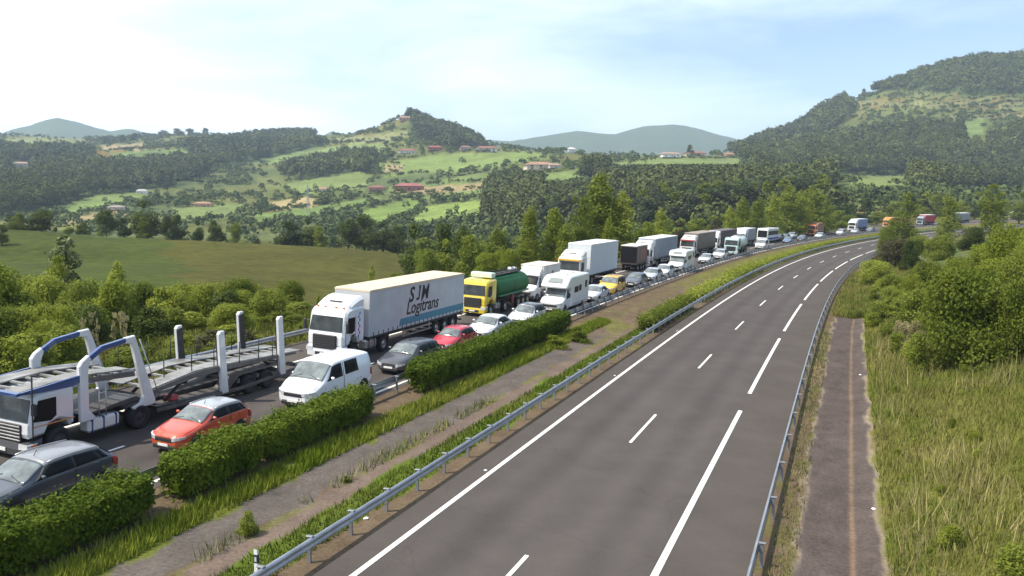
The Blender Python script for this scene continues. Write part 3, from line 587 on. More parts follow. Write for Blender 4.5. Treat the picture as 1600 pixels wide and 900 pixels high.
for q, i in enumerate(solow):
    x, y, z, rr, hh, _ = T[i]
    plant('euc', q % 5, x, y, hh*1.05, rr*1.9, ('euc', 'far', 'euc', 'mid', 'euc')[q % 5], 'eucalyptus_tree', 'tall eucalyptus in the wood on the slope beyond the jammed carriageway', 'tree', 'eucalyptus trees at the near edge of the wood', z=z)
def bulk(idx, name, label, cols, nf, fs=.72):
    t = T[idx]; n = len(t); gg = np.random.default_rng(len(idx)); d = gg.normal(size=(n, nf, 3)); d[..., 2] = np.abs(d[..., 2])*1.0-.25; d /= np.linalg.norm(d, axis=-1)[..., None]
    sc = np.stack([t[:, 3], t[:, 3], t[:, 4]*.5], -1)[:, None, :]*(.72+.42*gg.random((n, nf, 1)))
    Pq = np.stack([t[:, 0], t[:, 1], t[:, 2]+t[:, 4]*.48], -1)[:, None, :]+d*sc
    nr = d+gg.normal(size=d.shape)*.45; nr /= np.linalg.norm(nr, axis=-1)[..., None]
    V, Fc = quads(Pq.reshape(-1, 3), nr.reshape(-1, 3), np.repeat(t[:, 3]*fs, nf)*(.6+.7*gg.random(n*nf)), gg)
    w = np.clip(gg.random(n)**1.5*.6+.85*fbm(t[:, 0]/85, t[:, 1]/85, 3, 4)-.15, 0, 1); c = np.array(cols[0])*(1-w[:, None])+np.array(cols[1])*w[:, None]
    c = np.repeat(c, nf*4, 0)*np.repeat(.8+.4*gg.random(n*nf), 4)[:, None]
    tag(link(name, np_mesh(name, V, Fc, M['woods'], False, col=c)), label, 'woods', None, 'stuff')
M['woods'] = attr_mat('woods', .9, .5, .25, .05, .15, 0)
wi = wood_i[150:]; nb = int((px[wi] > 22).sum()); print('near woods', nb)
bulk(wi[:nb], 'woods', 'wood on the slope just beyond the jammed carriageway, behind the eucalyptus edge', [(.032, .044, .020), (.110, .130, .042)], 230, .36)
bulk(wi[nb:], 'woods', 'far woods covering the valley sides and the big hill on the right', [(.036, .050, .026), (.115, .138, .042)], 64, .68)
bulk(open_i[230:], 'scrub', 'scattered bushes and hedgerows between the far fields', [(.045, .066, .024), (.105, .138, .046)], 44)
print('trees', len(T), len(wood_i), len(open_i))

# skyline clumps on the crests
for q, (uq, vt, w_, rr) in enumerate([(262, 203, 26, 1950), (285, 203, 24, 1950), (305, 203, 24, 1960), (328, 197, 14, 1940), (172, 207, 20, 1700), (200, 211, 14, 1700), (218, 210, 20, 1720), (440, 196, 26, 1990), (405, 203, 14, 1990), (482, 197, 20, 1990), (496, 199, 12, 1990), (645, 170, 14, 1500), (655, 172, 14, 1500), (668, 175, 14, 1500), (1378, 106, 10, 1520), (1392, 110, 12, 1520), (1340, 122, 12, 1520), (1290, 146, 12, 1510), (1250, 172, 10, 1510), (1180, 196, 12, 1500), (1450, 97, 14, 1700), (1530, 91, 14, 1750), (1595, 88, 20, 1850), (1150, 208, 10, 1450), (1075, 228, 16, 1000), (1190, 192, 12, 1500), (1215, 186, 12, 1505)]):
    xq = (uq-800)/F*rr; zq = Z_at(xq, rr); hq = max(HCAM-(vt-HZ)*rr/F-zq, 9); plant('round', q % 5, xq, rr, min(hq, 17), max(w_*rr/F, .75*min(hq, 17)), 'far', 'skyline_tree', 'dark tree standing up against the sky on the far hill crest', 'tree', 'trees along the far skyline', trunk=False, z=zq)

# trees behind the queue, beyond the left carriageway
ROW = [(650, 347, 118, 62, 'broad', 'dark'), (690, 346, 122, 66, 'broad', 'dark'), (722, 352, 117, 50, 'broad', 'dark'), (664, 385, 104, 66, 'thicket', 'mid'), (700, 372, 106, 60, 'broad', 'mid'), (738, 366, 103, 66, 'broad', 'mid'), (775, 352, 106, 58, 'poplar', 'mid'), (792, 386, 96, 66, 'thicket', 'bright'), (816, 378, 99, 46, 'poplar', 'bright'),
 (829, 318, 108, 46, 'poplar', 'mid'), (760, 392, 92, 60, 'thicket', 'bright'), (866, 322, 110, 52, 'poplar', 'bright'), (884, 345, 106, 42, 'poplar', 'mid'), (906, 305, 118, 64, 'airy', 'mid'), (941, 264, 122, 82, 'poplar', 'mid'), (972, 296, 122, 60, 'poplar', 'bright'), (951, 338, 108, 34, 'poplar', 'bright'), (1032, 323, 150, 34, 'poplar', 'bright'), (1012, 345, 134, 40, 'broad', 'mid'), (1000, 356, 126, 44, 'thicket', 'mid'),
 (1060, 346, 156, 52, 'broad', 'brown'), (1090, 340, 170, 46, 'broad', 'mid'), (1116, 342, 180, 34, 'airy', 'brown'), (1139, 320, 186, 24, 'poplar', 'bright'), (1160, 306, 196, 34, 'poplar', 'bright'), (1184, 306, 200, 34, 'poplar', 'mid'), (1206, 298, 212, 32, 'poplar', 'bright'), (1230, 288, 224, 50, 'poplar', 'mid'), (1248, 296, 228, 40, 'poplar', 'bright'), (1268, 288, 236, 50, 'poplar', 'mid'), (1288, 300, 244, 36, 'poplar', 'mid'), (1308, 328, 254, 40, 'broad', 'mid'), (1345, 325, 300, 46, 'broad', 'far'), (1368, 330, 310, 40, 'broad', 'mid'), (1325, 335, 290, 40, 'thicket', 'mid'),
 (1395, 318, 330, 36, 'broad', 'mid'), (1436, 310, 350, 40, 'broad', 'mid'), (1462, 300, 352, 30, 'poplar', 'mid'), (1500, 312, 356, 30, 'poplar', 'bright'), (1520, 318, 352, 36, 'broad', 'dark'), (1565, 300, 360, 40, 'broad', 'mid'), (1590, 320, 356, 36, 'broad', 'mid')]
for q, (uq, vt, rr, w_, kd, lm) in enumerate(ROW):
    nm, lab, gp_ = {'poplar': ('poplar_tree', 'slender light green poplar rising behind the queue of trucks', 'poplars behind the truck queue'), 'broad': ('broadleaf_tree', 'bushy broadleaf tree behind the queue of trucks', 'broadleaf trees behind the truck queue'), 'thicket': ('thicket', 'low dense thicket just behind the queue of trucks', 'thickets behind the truck queue'), 'airy': ('broadleaf_tree', 'loose airy tree with gaps behind the queue of trucks', 'airy trees behind the truck queue')}[kd]
    if uq == 941: lab, gp_ = 'tallest broad poplar, right behind the big white box truck', None
    plant_uv(kd, q % 4, uq, rr, vt, w_, lm, nm, lab, 'thicket' if kd == 'thicket' else 'tree', gp_)
# dark trees along the far edge of the near field
for q, (uq, vt, w_, rr, lm) in enumerate([(-60, 320, 60, 238, 'dark'), (30, 332, 36, 236, 'mid'), (68, 326, 50, 238, 'dark'), (52, 342, 30, 236, 'dark'), (108, 350, 22, 236, 'mid'), (130, 346, 28, 238, 'dark'), (168, 326, 46, 240, 'dark'), (195, 340, 30, 240, 'dark'), (231, 312, 66, 242, 'dark'), (228, 338, 34, 238, 'mid'), (262, 336, 24, 240, 'dark'), (277, 335, 34, 242, 'dark'), (310, 345, 24, 242, 'dark'), (338, 343, 36, 244, 'dark'), (368, 347, 26, 244, 'mid'), (452, 345, 46, 250, 'dark'), (480, 340, 40, 252, 'dark'), (500, 352, 34, 250, 'mid'), (545, 342, 50, 250, 'dark'), (570, 336, 60, 252, 'dark'), (598, 345, 56, 252, 'dark'), (620, 352, 50, 250, 'dark'), (585, 362, 40, 246, 'dark'), (3, 350, 30, 200, 'dark')]):
    plant_uv('broad', q % 4, uq, rr, vt, w_, lm, 'field_tree', 'dark leafy tree in the row along the far edge of the olive field', 'tree', 'dark trees along the far edge of the near field')

# shrubs on the slope left of the jammed carriageway
SH = [(-30, 400, 52, 130, 'bright', 'thicket'), (14, 432, 54, 90, 'mid', 'thicket'), (62, 424, 62, 90, 'bright', 'thicket'), (98, 364, 74, 82, 'flower', 'sparse'), (84, 395, 66, 70, 'bright', 'airy'), (122, 430, 60, 80, 'mid', 'thicket'), (181, 402, 62, 54, 'bright', 'poplar'), (165, 436, 58, 60, 'bright', 'bush'), (215, 436, 66, 74, 'mid', 'thicket'), (250, 446, 62, 60, 'bright', 'bush'), (285, 440, 66, 70, 'bright', 'thicket'), (322, 438, 64, 70, 'bright', 'thicket'), (352, 452, 62, 50, 'dark', 'bush'), (385, 440, 68, 70, 'mid', 'thicket'), (415, 452, 68, 64, 'bright', 'thicket'), (448, 468, 70, 60, 'mid', 'thicket'), (470, 486, 66, 44, 'mid', 'bush'), (228, 478, 52, 60, 'dark', 'bush'), (262, 480, 54, 50, 'mid', 'bush'), (300, 486, 56, 56, 'bright', 'bush'), (130, 472, 50, 70, 'dark', 'thicket'), (70, 470, 46, 90, 'bright', 'thicket'), (22, 478, 44, 80, 'bright', 'thicket'), (-25, 470, 42, 100, 'mid', 'thicket'), (90, 505, 42, 60, 'mid', 'bush'), (50, 520, 39, 60, 'mid', 'bush'), (10, 525, 37, 70, 'bright', 'bush'), (-20, 520, 37, 60, 'dark', 'bush'), (340, 492, 56, 46, 'mid', 'bush'), (372, 500, 56, 44, 'bright', 'bush'), (405, 498, 60, 44, 'bright', 'bush'), (440, 500, 62, 40, 'bright', 'bush'), (545, 442, 88, 14, 'bright', 'sparse'), (495, 454, 84, 10, 'bright', 'sparse'), (470, 462, 86, 12, 'bright', 'sparse'), (580, 412, 92, 16, 'bright', 'sparse'), (620, 425, 96, 30, 'mid', 'bush'), (330, 515, 48, 60, 'brown', 'bush'), (376, 520, 48, 40, 'brown', 'bush')]
for q, (uq, vt, rr, w_, lm, kd) in enumerate(SH):
    lab, gp_ = {'thicket': ('broad leafy thicket on the slope beyond the car carrier', 'thickets on the slope beyond the carrier'), 'bush': ('leafy bush on the slope beyond the car carrier and the guardrail', 'bushes on the slope beyond the carrier'), 'sparse': ('thin young tree on the slope between the road and the olive field', 'thin young trees on the left slope'), 'airy': ('loose young tree beside the blossoming one on the left slope', None), 'poplar': ('upright bright green tree standing above the bushes on the left slope', None)}[kd]
    if lm == 'flower': lab, gp_ = 'pale blossoming tree sticking out above the bushes on the left slope', None
    if lm == 'brown': lab, gp_ = 'brownish dried bush behind the rear half of the car carrier', 'brown bushes behind the carrier'
    if lm == 'dark' and kd == 'bush': lab, gp_ = 'dark green bush among the lighter ones on the left slope', 'dark bushes on the left slope'
    plant_uv(kd, q % 4, uq, rr, vt, w_*(1.45 if kd in ('thicket', 'bush') else 1), lm, 'thicket' if kd == 'thicket' else 'bush' if kd == 'bush' else 'young_tree', lab, 'bush' if kd in ('bush', 'thicket') else 'tree', gp_)
# bushes and trees inside the curve, right of the empty carriageway
RT = [(1410, 300, 185, 66, 'mid', 'airy', 'tall olive green tree hiding the end of the empty carriageway'), (1400, 372, 128, 84, 'brown', 'thicket', 'dark purplish bush just right of where the empty road disappears'), (1372, 404, 104, 84, 'bright', 'thicket', 'rounded light green bush at the curve of the right guardrail'), (1440, 366, 150, 70, 'mid', 'thicket', None), (1480, 300, 190, 40, 'mid', 'poplar', 'slim tree between the red trailer and the grey trailer'), (1547, 286, 170, 62, 'mid', 'airy', 'large loose tree in front of the far grey trailer'), (1520, 352, 140, 60, 'dark', 'thicket', None), (1470, 365, 125, 70, 'mid', 'thicket', None), (1575, 345, 74, 110, 'bright', 'thicket', None), (1625, 340, 66, 110, 'bright', 'thicket', None), (1540, 378, 86, 90, 'bright', 'thicket', None), (1450, 405, 84, 80, 'mid', 'thicket', None), (1500, 398, 72, 90, 'bright', 'thicket', None), (1515, 412, 46, 190, 'mid', 'thicket', 'biggest dense green bush above the right slope, reaching down to the grass'), (1600, 430, 44, 120, 'mid', 'thicket', None), (1440, 448, 62, 70, 'mid', 'bush', None), (1408, 468, 70, 56, 'mid', 'bush', None), (1660, 400, 50, 120, 'bright', 'thicket', None), (1445, 520, 46, 50, 'mid', 'bush', None), (1590, 300, 330, 40, 'mid', 'broad', None), (1600, 378, 60, 120, 'mid', 'thicket', None), (1385, 350, 170, 40, 'mid', 'thicket', None), (1425, 372, 112, 50, 'dark', 'thicket', None), (1432, 425, 74, 60, 'bright', 'thicket', None), (1412, 440, 82, 50, 'mid', 'thicket', None), (1395, 452, 90, 44, 'bright', 'bush', None), (1470, 440, 58, 80, 'bright', 'thicket', None), (1415, 500, 58, 44, 'pale', 'bush', None), (1440, 500, 52, 50, 'pale', 'bush', None), (1560, 400, 66, 110, 'bright', 'thicket', None), (1610, 350, 80, 130, 'mid', 'thicket', None), (1360, 430, 106, 44, 'bright', 'bush', None), (1398, 430, 98, 60, 'mid', 'thicket', None)]
for q, (uq, vt, rr, w_, lm, kd, lab) in enumerate(RT):
    plant_uv(kd, (q+1) % 4, uq, rr, vt, w_, lm, 'thicket' if kd == 'thicket' else 'bush' if kd in ('bush', 'sparse') else 'roadside_tree', lab or 'leafy green bush on the embankment right of the empty carriageway', 'tree' if kd in ('airy', 'poplar', 'broad') else 'bush', None if lab else 'bushes on the right embankment')

# clipped hedges in the median
def hedge(s0, s1, oc, w, h, label, n, sz=.13, lm='hedge', seed=1, ragged=.12):
    gg = np.random.default_rng(seed); L = s1-s0; s = s0+gg.random(n)*L; face = gg.random(n); a = np.zeros(n); b = np.zeros(n)
    hh = h*.95*(.84+.30*fbm(s/.9, s*0, seed, 3)); ww = w*(.74+.52*fbm(s/1.0, s*0+5, seed, 3)); end = np.clip(np.minimum(s-s0, s1-s)/.4, .35, 1)**.5; hh *= .75+.25*end; ww *= end
    nrm = np.zeros((n, 3)); top = face < .36; lf = (face >= .36) & (face < .68); rt = (face >= .68) & (face < .87); mid = face >= .87
    a[top] = (gg.random(top.sum())-.5)*ww[top]; b[top] = hh[top]-.0; nrm[top, 2] = 1
    for m_, sg in ((lf, 1), (rt, -1)): b[m_] = (.20+.80*gg.random(m_.sum())**.62)*hh[m_]; a[m_] = sg*ww[m_]/2*(1-.16*(b[m_] < .35*hh[m_])-.26*np.clip((b[m_]-.72*hh[m_])/(.28*hh[m_]), 0, 1)**2); nrm[m_, 0] = sg; nrm[m_, 2] = .25
    a[mid] = (gg.random(mid.sum())-.5)*ww[mid]; b[mid] = gg.random(mid.sum())*hh[mid]; nrm[mid, 2] = .5
    a += gg.normal(size=n)*ragged*.5; b = np.maximum(b+gg.normal(size=n)*ragged*.6, .03)
    Pq = wpt(s, oc+a); Pq[:, 2] += b; hd = np.interp(s, _S, _h); nx = nrm[:, 0]; nw = np.stack([nx*np.cos(hd), -nx*np.sin(hd), nrm[:, 2]], -1)+gg.normal(size=(n, 3))*.55; nw /= np.linalg.norm(nw, axis=1)[:, None]
    up_ = gg.random(n) < .085; Pq[up_, 2] += gg.random(up_.sum())**2*.34*h
    c0 = wpt((s0+s1)/2, oc); V, Fc = quads(Pq-c0, nw, sz*(.6+.8*gg.random(n)), gg)
    k = n//5; si = s0+.25+gg.random(k)*(L-.5); Pi = wpt(si, oc+(gg.random(k)-.5)*w*.5); Pi[:, 2] += h*(.2+.6*gg.random(k)); Vi, Fi = quads(Pi-c0, gg.normal(size=(k, 3)), .34, gg); Fc = np.concatenate([Fc, Fi+len(V)]); V = np.concatenate([V, Vi])
    root = empty('hedge', tuple(c0), label=label, cat='hedge'); link('foliage', np_mesh('foliage', V, Fc, LM[lm]), root)
    st = MB(); q = s0+.3; rr_ = random.Random(seed)
    while q < s1-.2:
        p0 = Vector(wpt(q, oc+rr_.uniform(-.12, .12))-c0); tp = p0+Vector((rr_.uniform(-.15, .15), rr_.uniform(-.15, .15), h*.7)); st.tube([p0-Vector((0, 0, .1)), (p0+tp)/2+Vector((rr_.uniform(-.06, .06), 0, 0)), tp], [.035, .028, .012], 5); q += rr_.uniform(.35, .6)
    st.build('stems', M['bark'], root); return root
hedge(9.5, 21.1, -10.75, 1.25, 1.22, 'nearest clipped green hedge, in front of the dark grey SUV', 30000, .10, seed=3)
hedge(21.95, 26.0, -10.75, 1.25, 1.28, 'short clipped hedge in front of the red SUV', 11000, .10, seed=4)
hedge(26.15, 33.2, -10.75, 1.25, 1.25, 'clipped hedge piece in front of the white van', 18000, .10, seed=5)
hedge(37.4, 59.6, -10.75, 1.3, 1.36, 'long clipped hedge in front of the red and white cars', 30000, .12, seed=6)
hedge(63.5, 80.0, -5.75, 1.1, .95, 'wild bush row leaning over the right carriageway median guardrail', 9000, .17, 'mid', seed=7, ragged=.3)
for q, a_ in enumerate(range(84, 330, 22)):
    hedge(a_, a_+22, -6.0, 1.3+.3*math.sin(q*2.1), .85+.15*math.sin(q*1.7), 'low yellowish median shrub strip on the bend, piece beside '+['the second motorhome', 'the silver car', 'the tank truck', 'the white van', 'the blue cars', 'the small white van', 'the orange truck', 'the last visible cars', 'the white and blue truck', 'the trees', 'the second orange truck', 'the bend'][q], 3600, .26, 'bright', seed=20+q, ragged=.35)

# grass: too many blades to count
M['grass'] = attr_mat('grass_blades', .8, 3, .2, .4, .2, 0)
def grass(name, label, s0, s1, o0, o1, n, h, w, c0, c1, seed, power=1.0, mask=None):
    gg = np.random.default_rng(seed); s = s0+(s1-s0)*gg.random(n)**power; o = o0+(o1-o0)*gg.random(n); keep = fbm(s/1.1, o/.7, seed, 2) > .20
    if mask is not None: keep &= mask(s, o)
    s, o = s[keep], o[keep]; n = len(s); Pq = wpt(s, o); cl = fbm(s/1.5, o/1.0, seed+3, 2); hh = h*(.35+.9*gg.random(n))*(.7+.5*cl); a = gg.random(n)*6.283; ww = w*(.6+.8*gg.random(n))*(1+s/60)
    d = np.stack([np.cos(a), np.sin(a), 0*a], -1); lean = gg.normal(size=(n, 2))*.28*hh[:, None]
    V = np.stack([Pq-d*ww[:, None], Pq+d*ww[:, None], Pq+np.c_[lean, hh]], 1).reshape(-1, 3)
    t = np.clip(fbm(s/2.5, o/1.6, seed+9, 2)*1.6-.45+gg.normal(size=n)*.2, 0, 1)[:, None]; c = np.array(c0)*(1-t)+np.array(c1)*t
    tag(link(name, np_mesh(name, V, np.arange(3*n).reshape(-1, 3), M['grass'], col=np.repeat(c, 3, 0))), label, 'grass', None, 'stuff')
grass('grass', 'rough meadow grass on the right embankment', 6, 100, 9.5, 32, 260000, .42, .012, (.122, .150, .026), (.205, .188, .058), 11, 1.5)
grass('grass', 'bright green grass strip below the hedges', 7, 66, -10.0, -8.95, 30000, .34, .014, (.125, .175, .014), (.23, .25, .04), 12, 1.2)
grass('grass', 'short green grass beside the median guardrail', 7, 66, -6.55, -5.25, 17000, .20, .012, (.08, .125, .013), (.155, .17, .035), 13, 1.2)
grass('grass', 'weeds growing along the median gutter', 7, 45, -7.75, -7.25, 1800, .42, .012, (.13, .16, .04), (.30, .26, .13), 14, 1.2, lambda s, o: fbm(s/2.5, o*0, 43) > .52)
grass('grass', 'overgrown verge behind the left guardrail', 12, 75, -31, -22.4, 46000, .42, .02, (.115, .145, .022), (.22, .195, .062), 15, 1.2)
grass('grass', 'thin dry grass between the right guardrail and the ditch', 6, 75, 6.25, 7.05, 6000, .16, .012, (.12, .14, .04), (.27, .21, .12), 16, 1.3)
# weed clumps
for sx, ox, hh, ww, lm, lab in [(21.6, -7.5, .75, .8, 'mid', 'green weed clump growing in the median gutter near the camera'), (56.5, -8.6, 1.1, 2.0, 'mid', 'green weed clump on the bare median beyond the long hedge'), (53.5, -9.3, .8, 2.4, 'bright', 'low grassy clump beside the end of the long hedge'), (26.5, -7.4, .28, .5, 'mid', 'small low weed on the median gutter')]:
    w = wpt(sx, ox); plant('bush', 1, w[0], w[1], hh, ww, lm, 'weed_clump', lab, 'weed', None, trunk=False, z=w[2])
# pampas-like pale plumes on the left verge
for q, (uq, vt, rr) in enumerate([(122, 494, 45), (137, 489, 46), (144, 487, 46), (172, 491, 47), (184, 489, 47), (190, 492, 48)]):
    x = (uq-800)/F*rr; z = Z_at(x, rr); H = max(HCAM-(vt-HZ)*rr/F-z, 1.2); gg = np.random.default_rng(q); n = 26; tt = gg.random(n); Pq = np.stack([gg.normal(size=n)*.12*tt, gg.normal(size=n)*.12*tt, H*(.1+.9*tt)], -1); V, Fc = quads(Pq, gg.normal(size=(n, 3))*[1, 1, .15], .22, gg)
    V[:, 2] = (V[:, 2]-Pq.repeat(4, 0)[:, 2])*1.6+Pq.repeat(4, 0)[:, 2]
    tag(link('plume_grass', np_mesh('plume_grass', V, Fc, LM['pale']), None, (x, rr, z)), 'pale dry plume of tall grass behind the cab of the car carrier', 'grass plume', 'dry grass plumes on the left verge')

rg = random.Random(5)
for q in range(70):
    sx, ox = rg.uniform(11, 60), rg.uniform(9.9, 22); w = wpt(sx, ox); k = rg.uniform(.6, 1.4) if q < 14 else rg.uniform(.25, .6)
    plant('bush', q % 4, w[0], w[1], k*rg.uniform(.7, 1.1), k*1.2, rg.choice(['mid', 'bright', 'bright']), 'weed_clump', 'small leafy shrub in the tall grass of the right embankment', 'weed', 'small shrubs in the grass of the right embankment', trunk=False, z=w[2])

for q in range(46):
    sx, ox = rg.uniform(17, 66), -rg.uniform(24.0, 31); w = wpt(sx, ox); k = rg.uniform(.8, 1.8)
    plant('bush', q % 4, w[0], w[1], k*rg.uniform(.5, .75), k*1.9, rg.choice(['mid', 'bright', 'mid', 'brown']), 'bramble', 'low bramble mound on the verge just behind the far guardrail', 'bush', 'bramble mounds behind the far guardrail', trunk=False, z=w[2])
grass('grass', 'tall grass filling the end of the paved ditch on the bend', 86, 140, 6.7, 17, 42000, .62, .02, (.115, .14, .024), (.23, .205, .07), 17, 1.2)

for q in range(34):
    rr = rg.uniform(42, 76); uq = rg.uniform(-60, 480) if rr > 50 else rg.uniform(-60, 300); x = (uq-800)/F*rr; s_, o_ = so_of([x], [rr])
    if o_[0] > -29: continue
    plant('thicket', q % 4, x, rr, rg.uniform(2.0, 3.6), rg.uniform(3.5, 6.0), rg.choice(['bright', 'mid', 'bright']), 'thicket', 'broad leafy thicket on the slope beyond the car carrier', 'bush', 'thickets on the slope beyond the carrier')
grass('grass', 'tall pale seeding stalks standing above the grass of the right embankment', 14, 88, 9.8, 24, 16000, 1.05, .010, (.20, .185, .07), (.33, .28, .13), 18, 1.0, lambda s, o: fbm(s/5, o/3, 88) > .42)
for q in range(26):
    sx = rg.uniform(56, 112); ox = rg.uniform(10.2, 13.0)+max(0, (78-sx)*.08); w = wpt(sx, ox); k = rg.uniform(1.0, 2.2)
    plant('bush', q % 4, w[0], w[1], k, k*rg.uniform(1.1, 1.6), rg.choice(['mid', 'bright', 'bright', 'mid']), 'bush', 'leafy green bush on the embankment right of the empty carriageway', 'bush', 'bushes on the right embankment', z=w[2])
# ---------------------------------------------------------------- vehicles (front at local y = 0, looking along -y; x to its left side = towards the median)
TILT = math.atan(.05)
def place(name, label, cat, u, o, group=None, s=None):
    s = s_for_u(u, o, .05) if s is None else s
    w = wpt(s, o, .014); e = empty(name, tuple(w), (0, TILT, -head(s)), label, cat, group); return e
def wheel(par, x, y, r, w, sgn, name='wheel', spokes=5, rimm=None):
    m = MB(); m.lathe_x([(-w/2, r*.58), (-w/2, r*.9), (-w/2+.03, r), (w/2-.03, r), (w/2, r*.9), (w/2, r*.58), (0, r*.5), (-w/2, r*.58)], 0, 0, 0, 20); t = m.build(name, M['rubber'], par, (x, y, r))
    k = MB(); k.lathe_x([(sgn*w*.40, .0), (sgn*w*.44, r*.2), (sgn*w*.36, r*.25), (sgn*w*.33, r*.48), (sgn*w*.47, r*.58), (sgn*w*.40, r*.60)], 0, 0, 0, 16)
    for i in range(spokes):
        a = 6.283*i/spokes; k.bar((sgn*w*.42, 0, 0), (sgn*w*.45, math.cos(a)*r*.54, math.sin(a)*r*.54), r*.12, .03)
    k.build('rim', rimm or M['rim'], t); return t
class Body:
    """car skin: stations along y, each with a half ring from the roof's middle round to the floor's middle"""
    def __init__(s, c):
        W = c['W']/2; L = c['L']; H = c['H']; s.c = c; s.L = L
        hk = c.get('hood', 1.0); nose = c.get('nose', .74)
        top = [(0, nose-.10), (.05, nose), (.35, nose+(hk-nose)*.45), (c['ws0'], hk), (c['ws1'], H-.07), (c['ws1']+.35, H-.015), ((c['ws1']+c['r1'])/2, H), (c['r1'], H-c.get('drop', .06)), (c['r0'], c['tail']), (L-.04, c['tail']-.05), (L, c['tail']-.16)]
        belt = [(0, nose-.16), (.35, nose-.02), (c['ws0'], hk-.06), (c['ws0']+.4, c.get('belt', hk)), (c['r1'], c.get('belt', hk)+.05), (c['r0'], min(c['tail']-.06, c.get('belt', hk)+.04)), (L, c['tail']-.22)]
        wid = [(0, .60), (.05, .74), (.14, .86), (.30, .95), (.65, 1), (L-.5, 1), (L-.12, .95), (L, .86)]; tw = c.get('tw', .76)
        wt = [(0, .86), (c['ws0'], .90), (c['ws1'], tw), (c['r1'], tw-.02), (c['r0'], .84), (L, .84)]
        ys = np.unique(np.round(np.concatenate([np.linspace(0, L, 34), [.05, .12, .22, c['ws0'], c['ws1'], c['r1'], c['r0'], L-.04, L-.12]]), 3))
        def ip(a, y, sm=.0):
            xs = [q[0] for q in a]; vs = [q[1] for q in a]
            if sm: return sum(np.interp(np.clip(y+d, 0, L), xs, vs) for d in (-sm, -sm/2, 0, sm/2, sm))/5
            return np.interp(y, xs, vs)
        s.ys = ys; Tp, Bl, Wd, Wt = ip(top, ys, .10), ip(belt, ys, .06), ip(wid, ys, .05)*W, ip(wt, ys, .08); sill = .22+.10*np.exp(-ys/.18)+.12*np.exp(-(L-ys)/.15)
        Bl = np.minimum(Bl, Tp-.04); R_ = []
        for i in range(len(ys)):
            b, t, w, k, z = Bl[i], Tp[i], Wd[i], Wt[i], sill[i]; cr = min(.05, (t-b)*.25); wk = w*k if t-b > .12 else w*(.88)
            R_.append([(0, t), (wk*.62, t-cr*.35), (wk*.93, t-cr*1.0-.005), (wk, t-cr*1.7-.02), (w*.985, b), (w*1.0, b-.09), (w*1.0, z+(b-z)*.42), (w*.97, z+.06), (w*.88, z), (0, z)])
        s.R = np.array(R_)
    def pt(s, y, t, side=1, off=0.0):
        def P(y, t):
            i = int(np.clip(np.searchsorted(s.ys, y)-1, 0, len(s.ys)-2)); a = (y-s.ys[i])/(s.ys[i+1]-s.ys[i]); r = s.R[i]*(1-a)+s.R[i+1]*a; j = int(np.clip(math.floor(t), 0, 8)); b = t-j
            q = r[j]*(1-b)+r[j+1]*b; return np.array([q[0], y, q[1]])
        p = P(y, t)
        if off:
            ya, yb = max(y-.03, 0), min(y+.03, s.L); ta, tb = max(t-.05, 0), min(t+.05, 9); n = np.cross(P(yb, t)-P(ya, t), P(y, tb)-P(y, ta)); n /= np.linalg.norm(n)+1e-9
            if n[0]*p[0]+n[2]*(p[2]-.6) < 0: n = -n
            p = p+n*off
        p[0] *= side; return p
    def skin(s, mtl, par):
        m = MB(); n = len(s.ys); k = s.R.shape[1]; V = []
        for i in range(n):
            ring = [(s.R[i, j, 0], s.ys[i], s.R[i, j, 1]) for j in range(k)]; V += ring+[(-a, b, c) for a, b, c in ring[1:-1][::-1]]
        q = 2*k-2; Fc = [(i*q+j, i*q+(j+1) % q, (i+1)*q+(j+1) % q, (i+1)*q+j) for i in range(n-1) for j in range(q)]
        m.add(V, Fc, True); m.add(V[:q], [tuple(range(q))]); m.add(V[-q:], [tuple(range(q))]); return m.build('body', mtl, par)
    def patch(s, name, mtl, par, ya, yb, ta, tb, side, off=.012, ny=8, n_t=4, slant=None, across=False):
        """piece of the skin lifted by off, from (ya, ta) to (yb, tb); slant gives other ya, yb at tb"""
        m = MB(); ya2, yb2 = slant or (ya, yb); G = []
        cols = [(t, 1) for t in np.linspace(ta, tb, n_t+1)] if not across else [(t, -1) for t in np.linspace(tb, 0, n_t+1)]+[(t, 1) for t in np.linspace(0, tb, n_t+1)[1:]]
        for i in range(ny+1):
            f = i/ny
            for t, sd in cols:
                e = (t-ta)/(tb-ta) if not across else 0; y = (ya+(yb-ya)*f)*(1-e)+(ya2+(yb2-ya2)*f)*e; G.append(s.pt(y, t, side*sd, off))
        c = len(cols); b = len(G); G2 = [p*np.array([1, 1, 1]) for p in G]
        Fc = [(i*c+j, i*c+j+1, (i+1)*c+j+1, (i+1)*c+j) for i in range(ny) for j in range(c-1)]
        m.add(G2, Fc, True); o = m.build(name, mtl, par); md = o.modifiers.new('thickness', 'SOLIDIFY'); md.thickness = .02; md.offset = 0; return o
def headlamp(B, e, sd, dz=0.0):
    c = B.c; m = MB(); V = []; n = 8; zt = c['nose']-.075
    yy = B.ys[B.ys < .9]; ww = np.array([B.R[i][4][0] for i in range(len(yy))])
    for i in range(n+1):
        f = i/n; x = (.47+.515*f)*c['W']/2; y = float(np.interp(x, ww, yy)) if x > ww[0] else 0.0; h = .15*(1-.45*f)
        for oo in (-.022, .05): V += [(sd*(x+(.012 if f > .5 and oo < 0 else 0)), y+oo, zt+.06*f), (sd*(x+(.012 if f > .5 and oo < 0 else 0)), y+oo, zt+.06*f-h)]
    Fc = []
    for i in range(n):
        a = i*4; b = a+4; Fc += [(a, b, b+1, a+1), (a+2, a+3, b+3, b+2), (a, a+2, b+2, b), (a+1, b+1, b+3, a+3)]
    Fc += [(0, 1, 3, 2), (n*4, n*4+2, n*4+3, n*4+1)]; m.add(V, Fc); return m.build('headlight', M['lamp'], e)
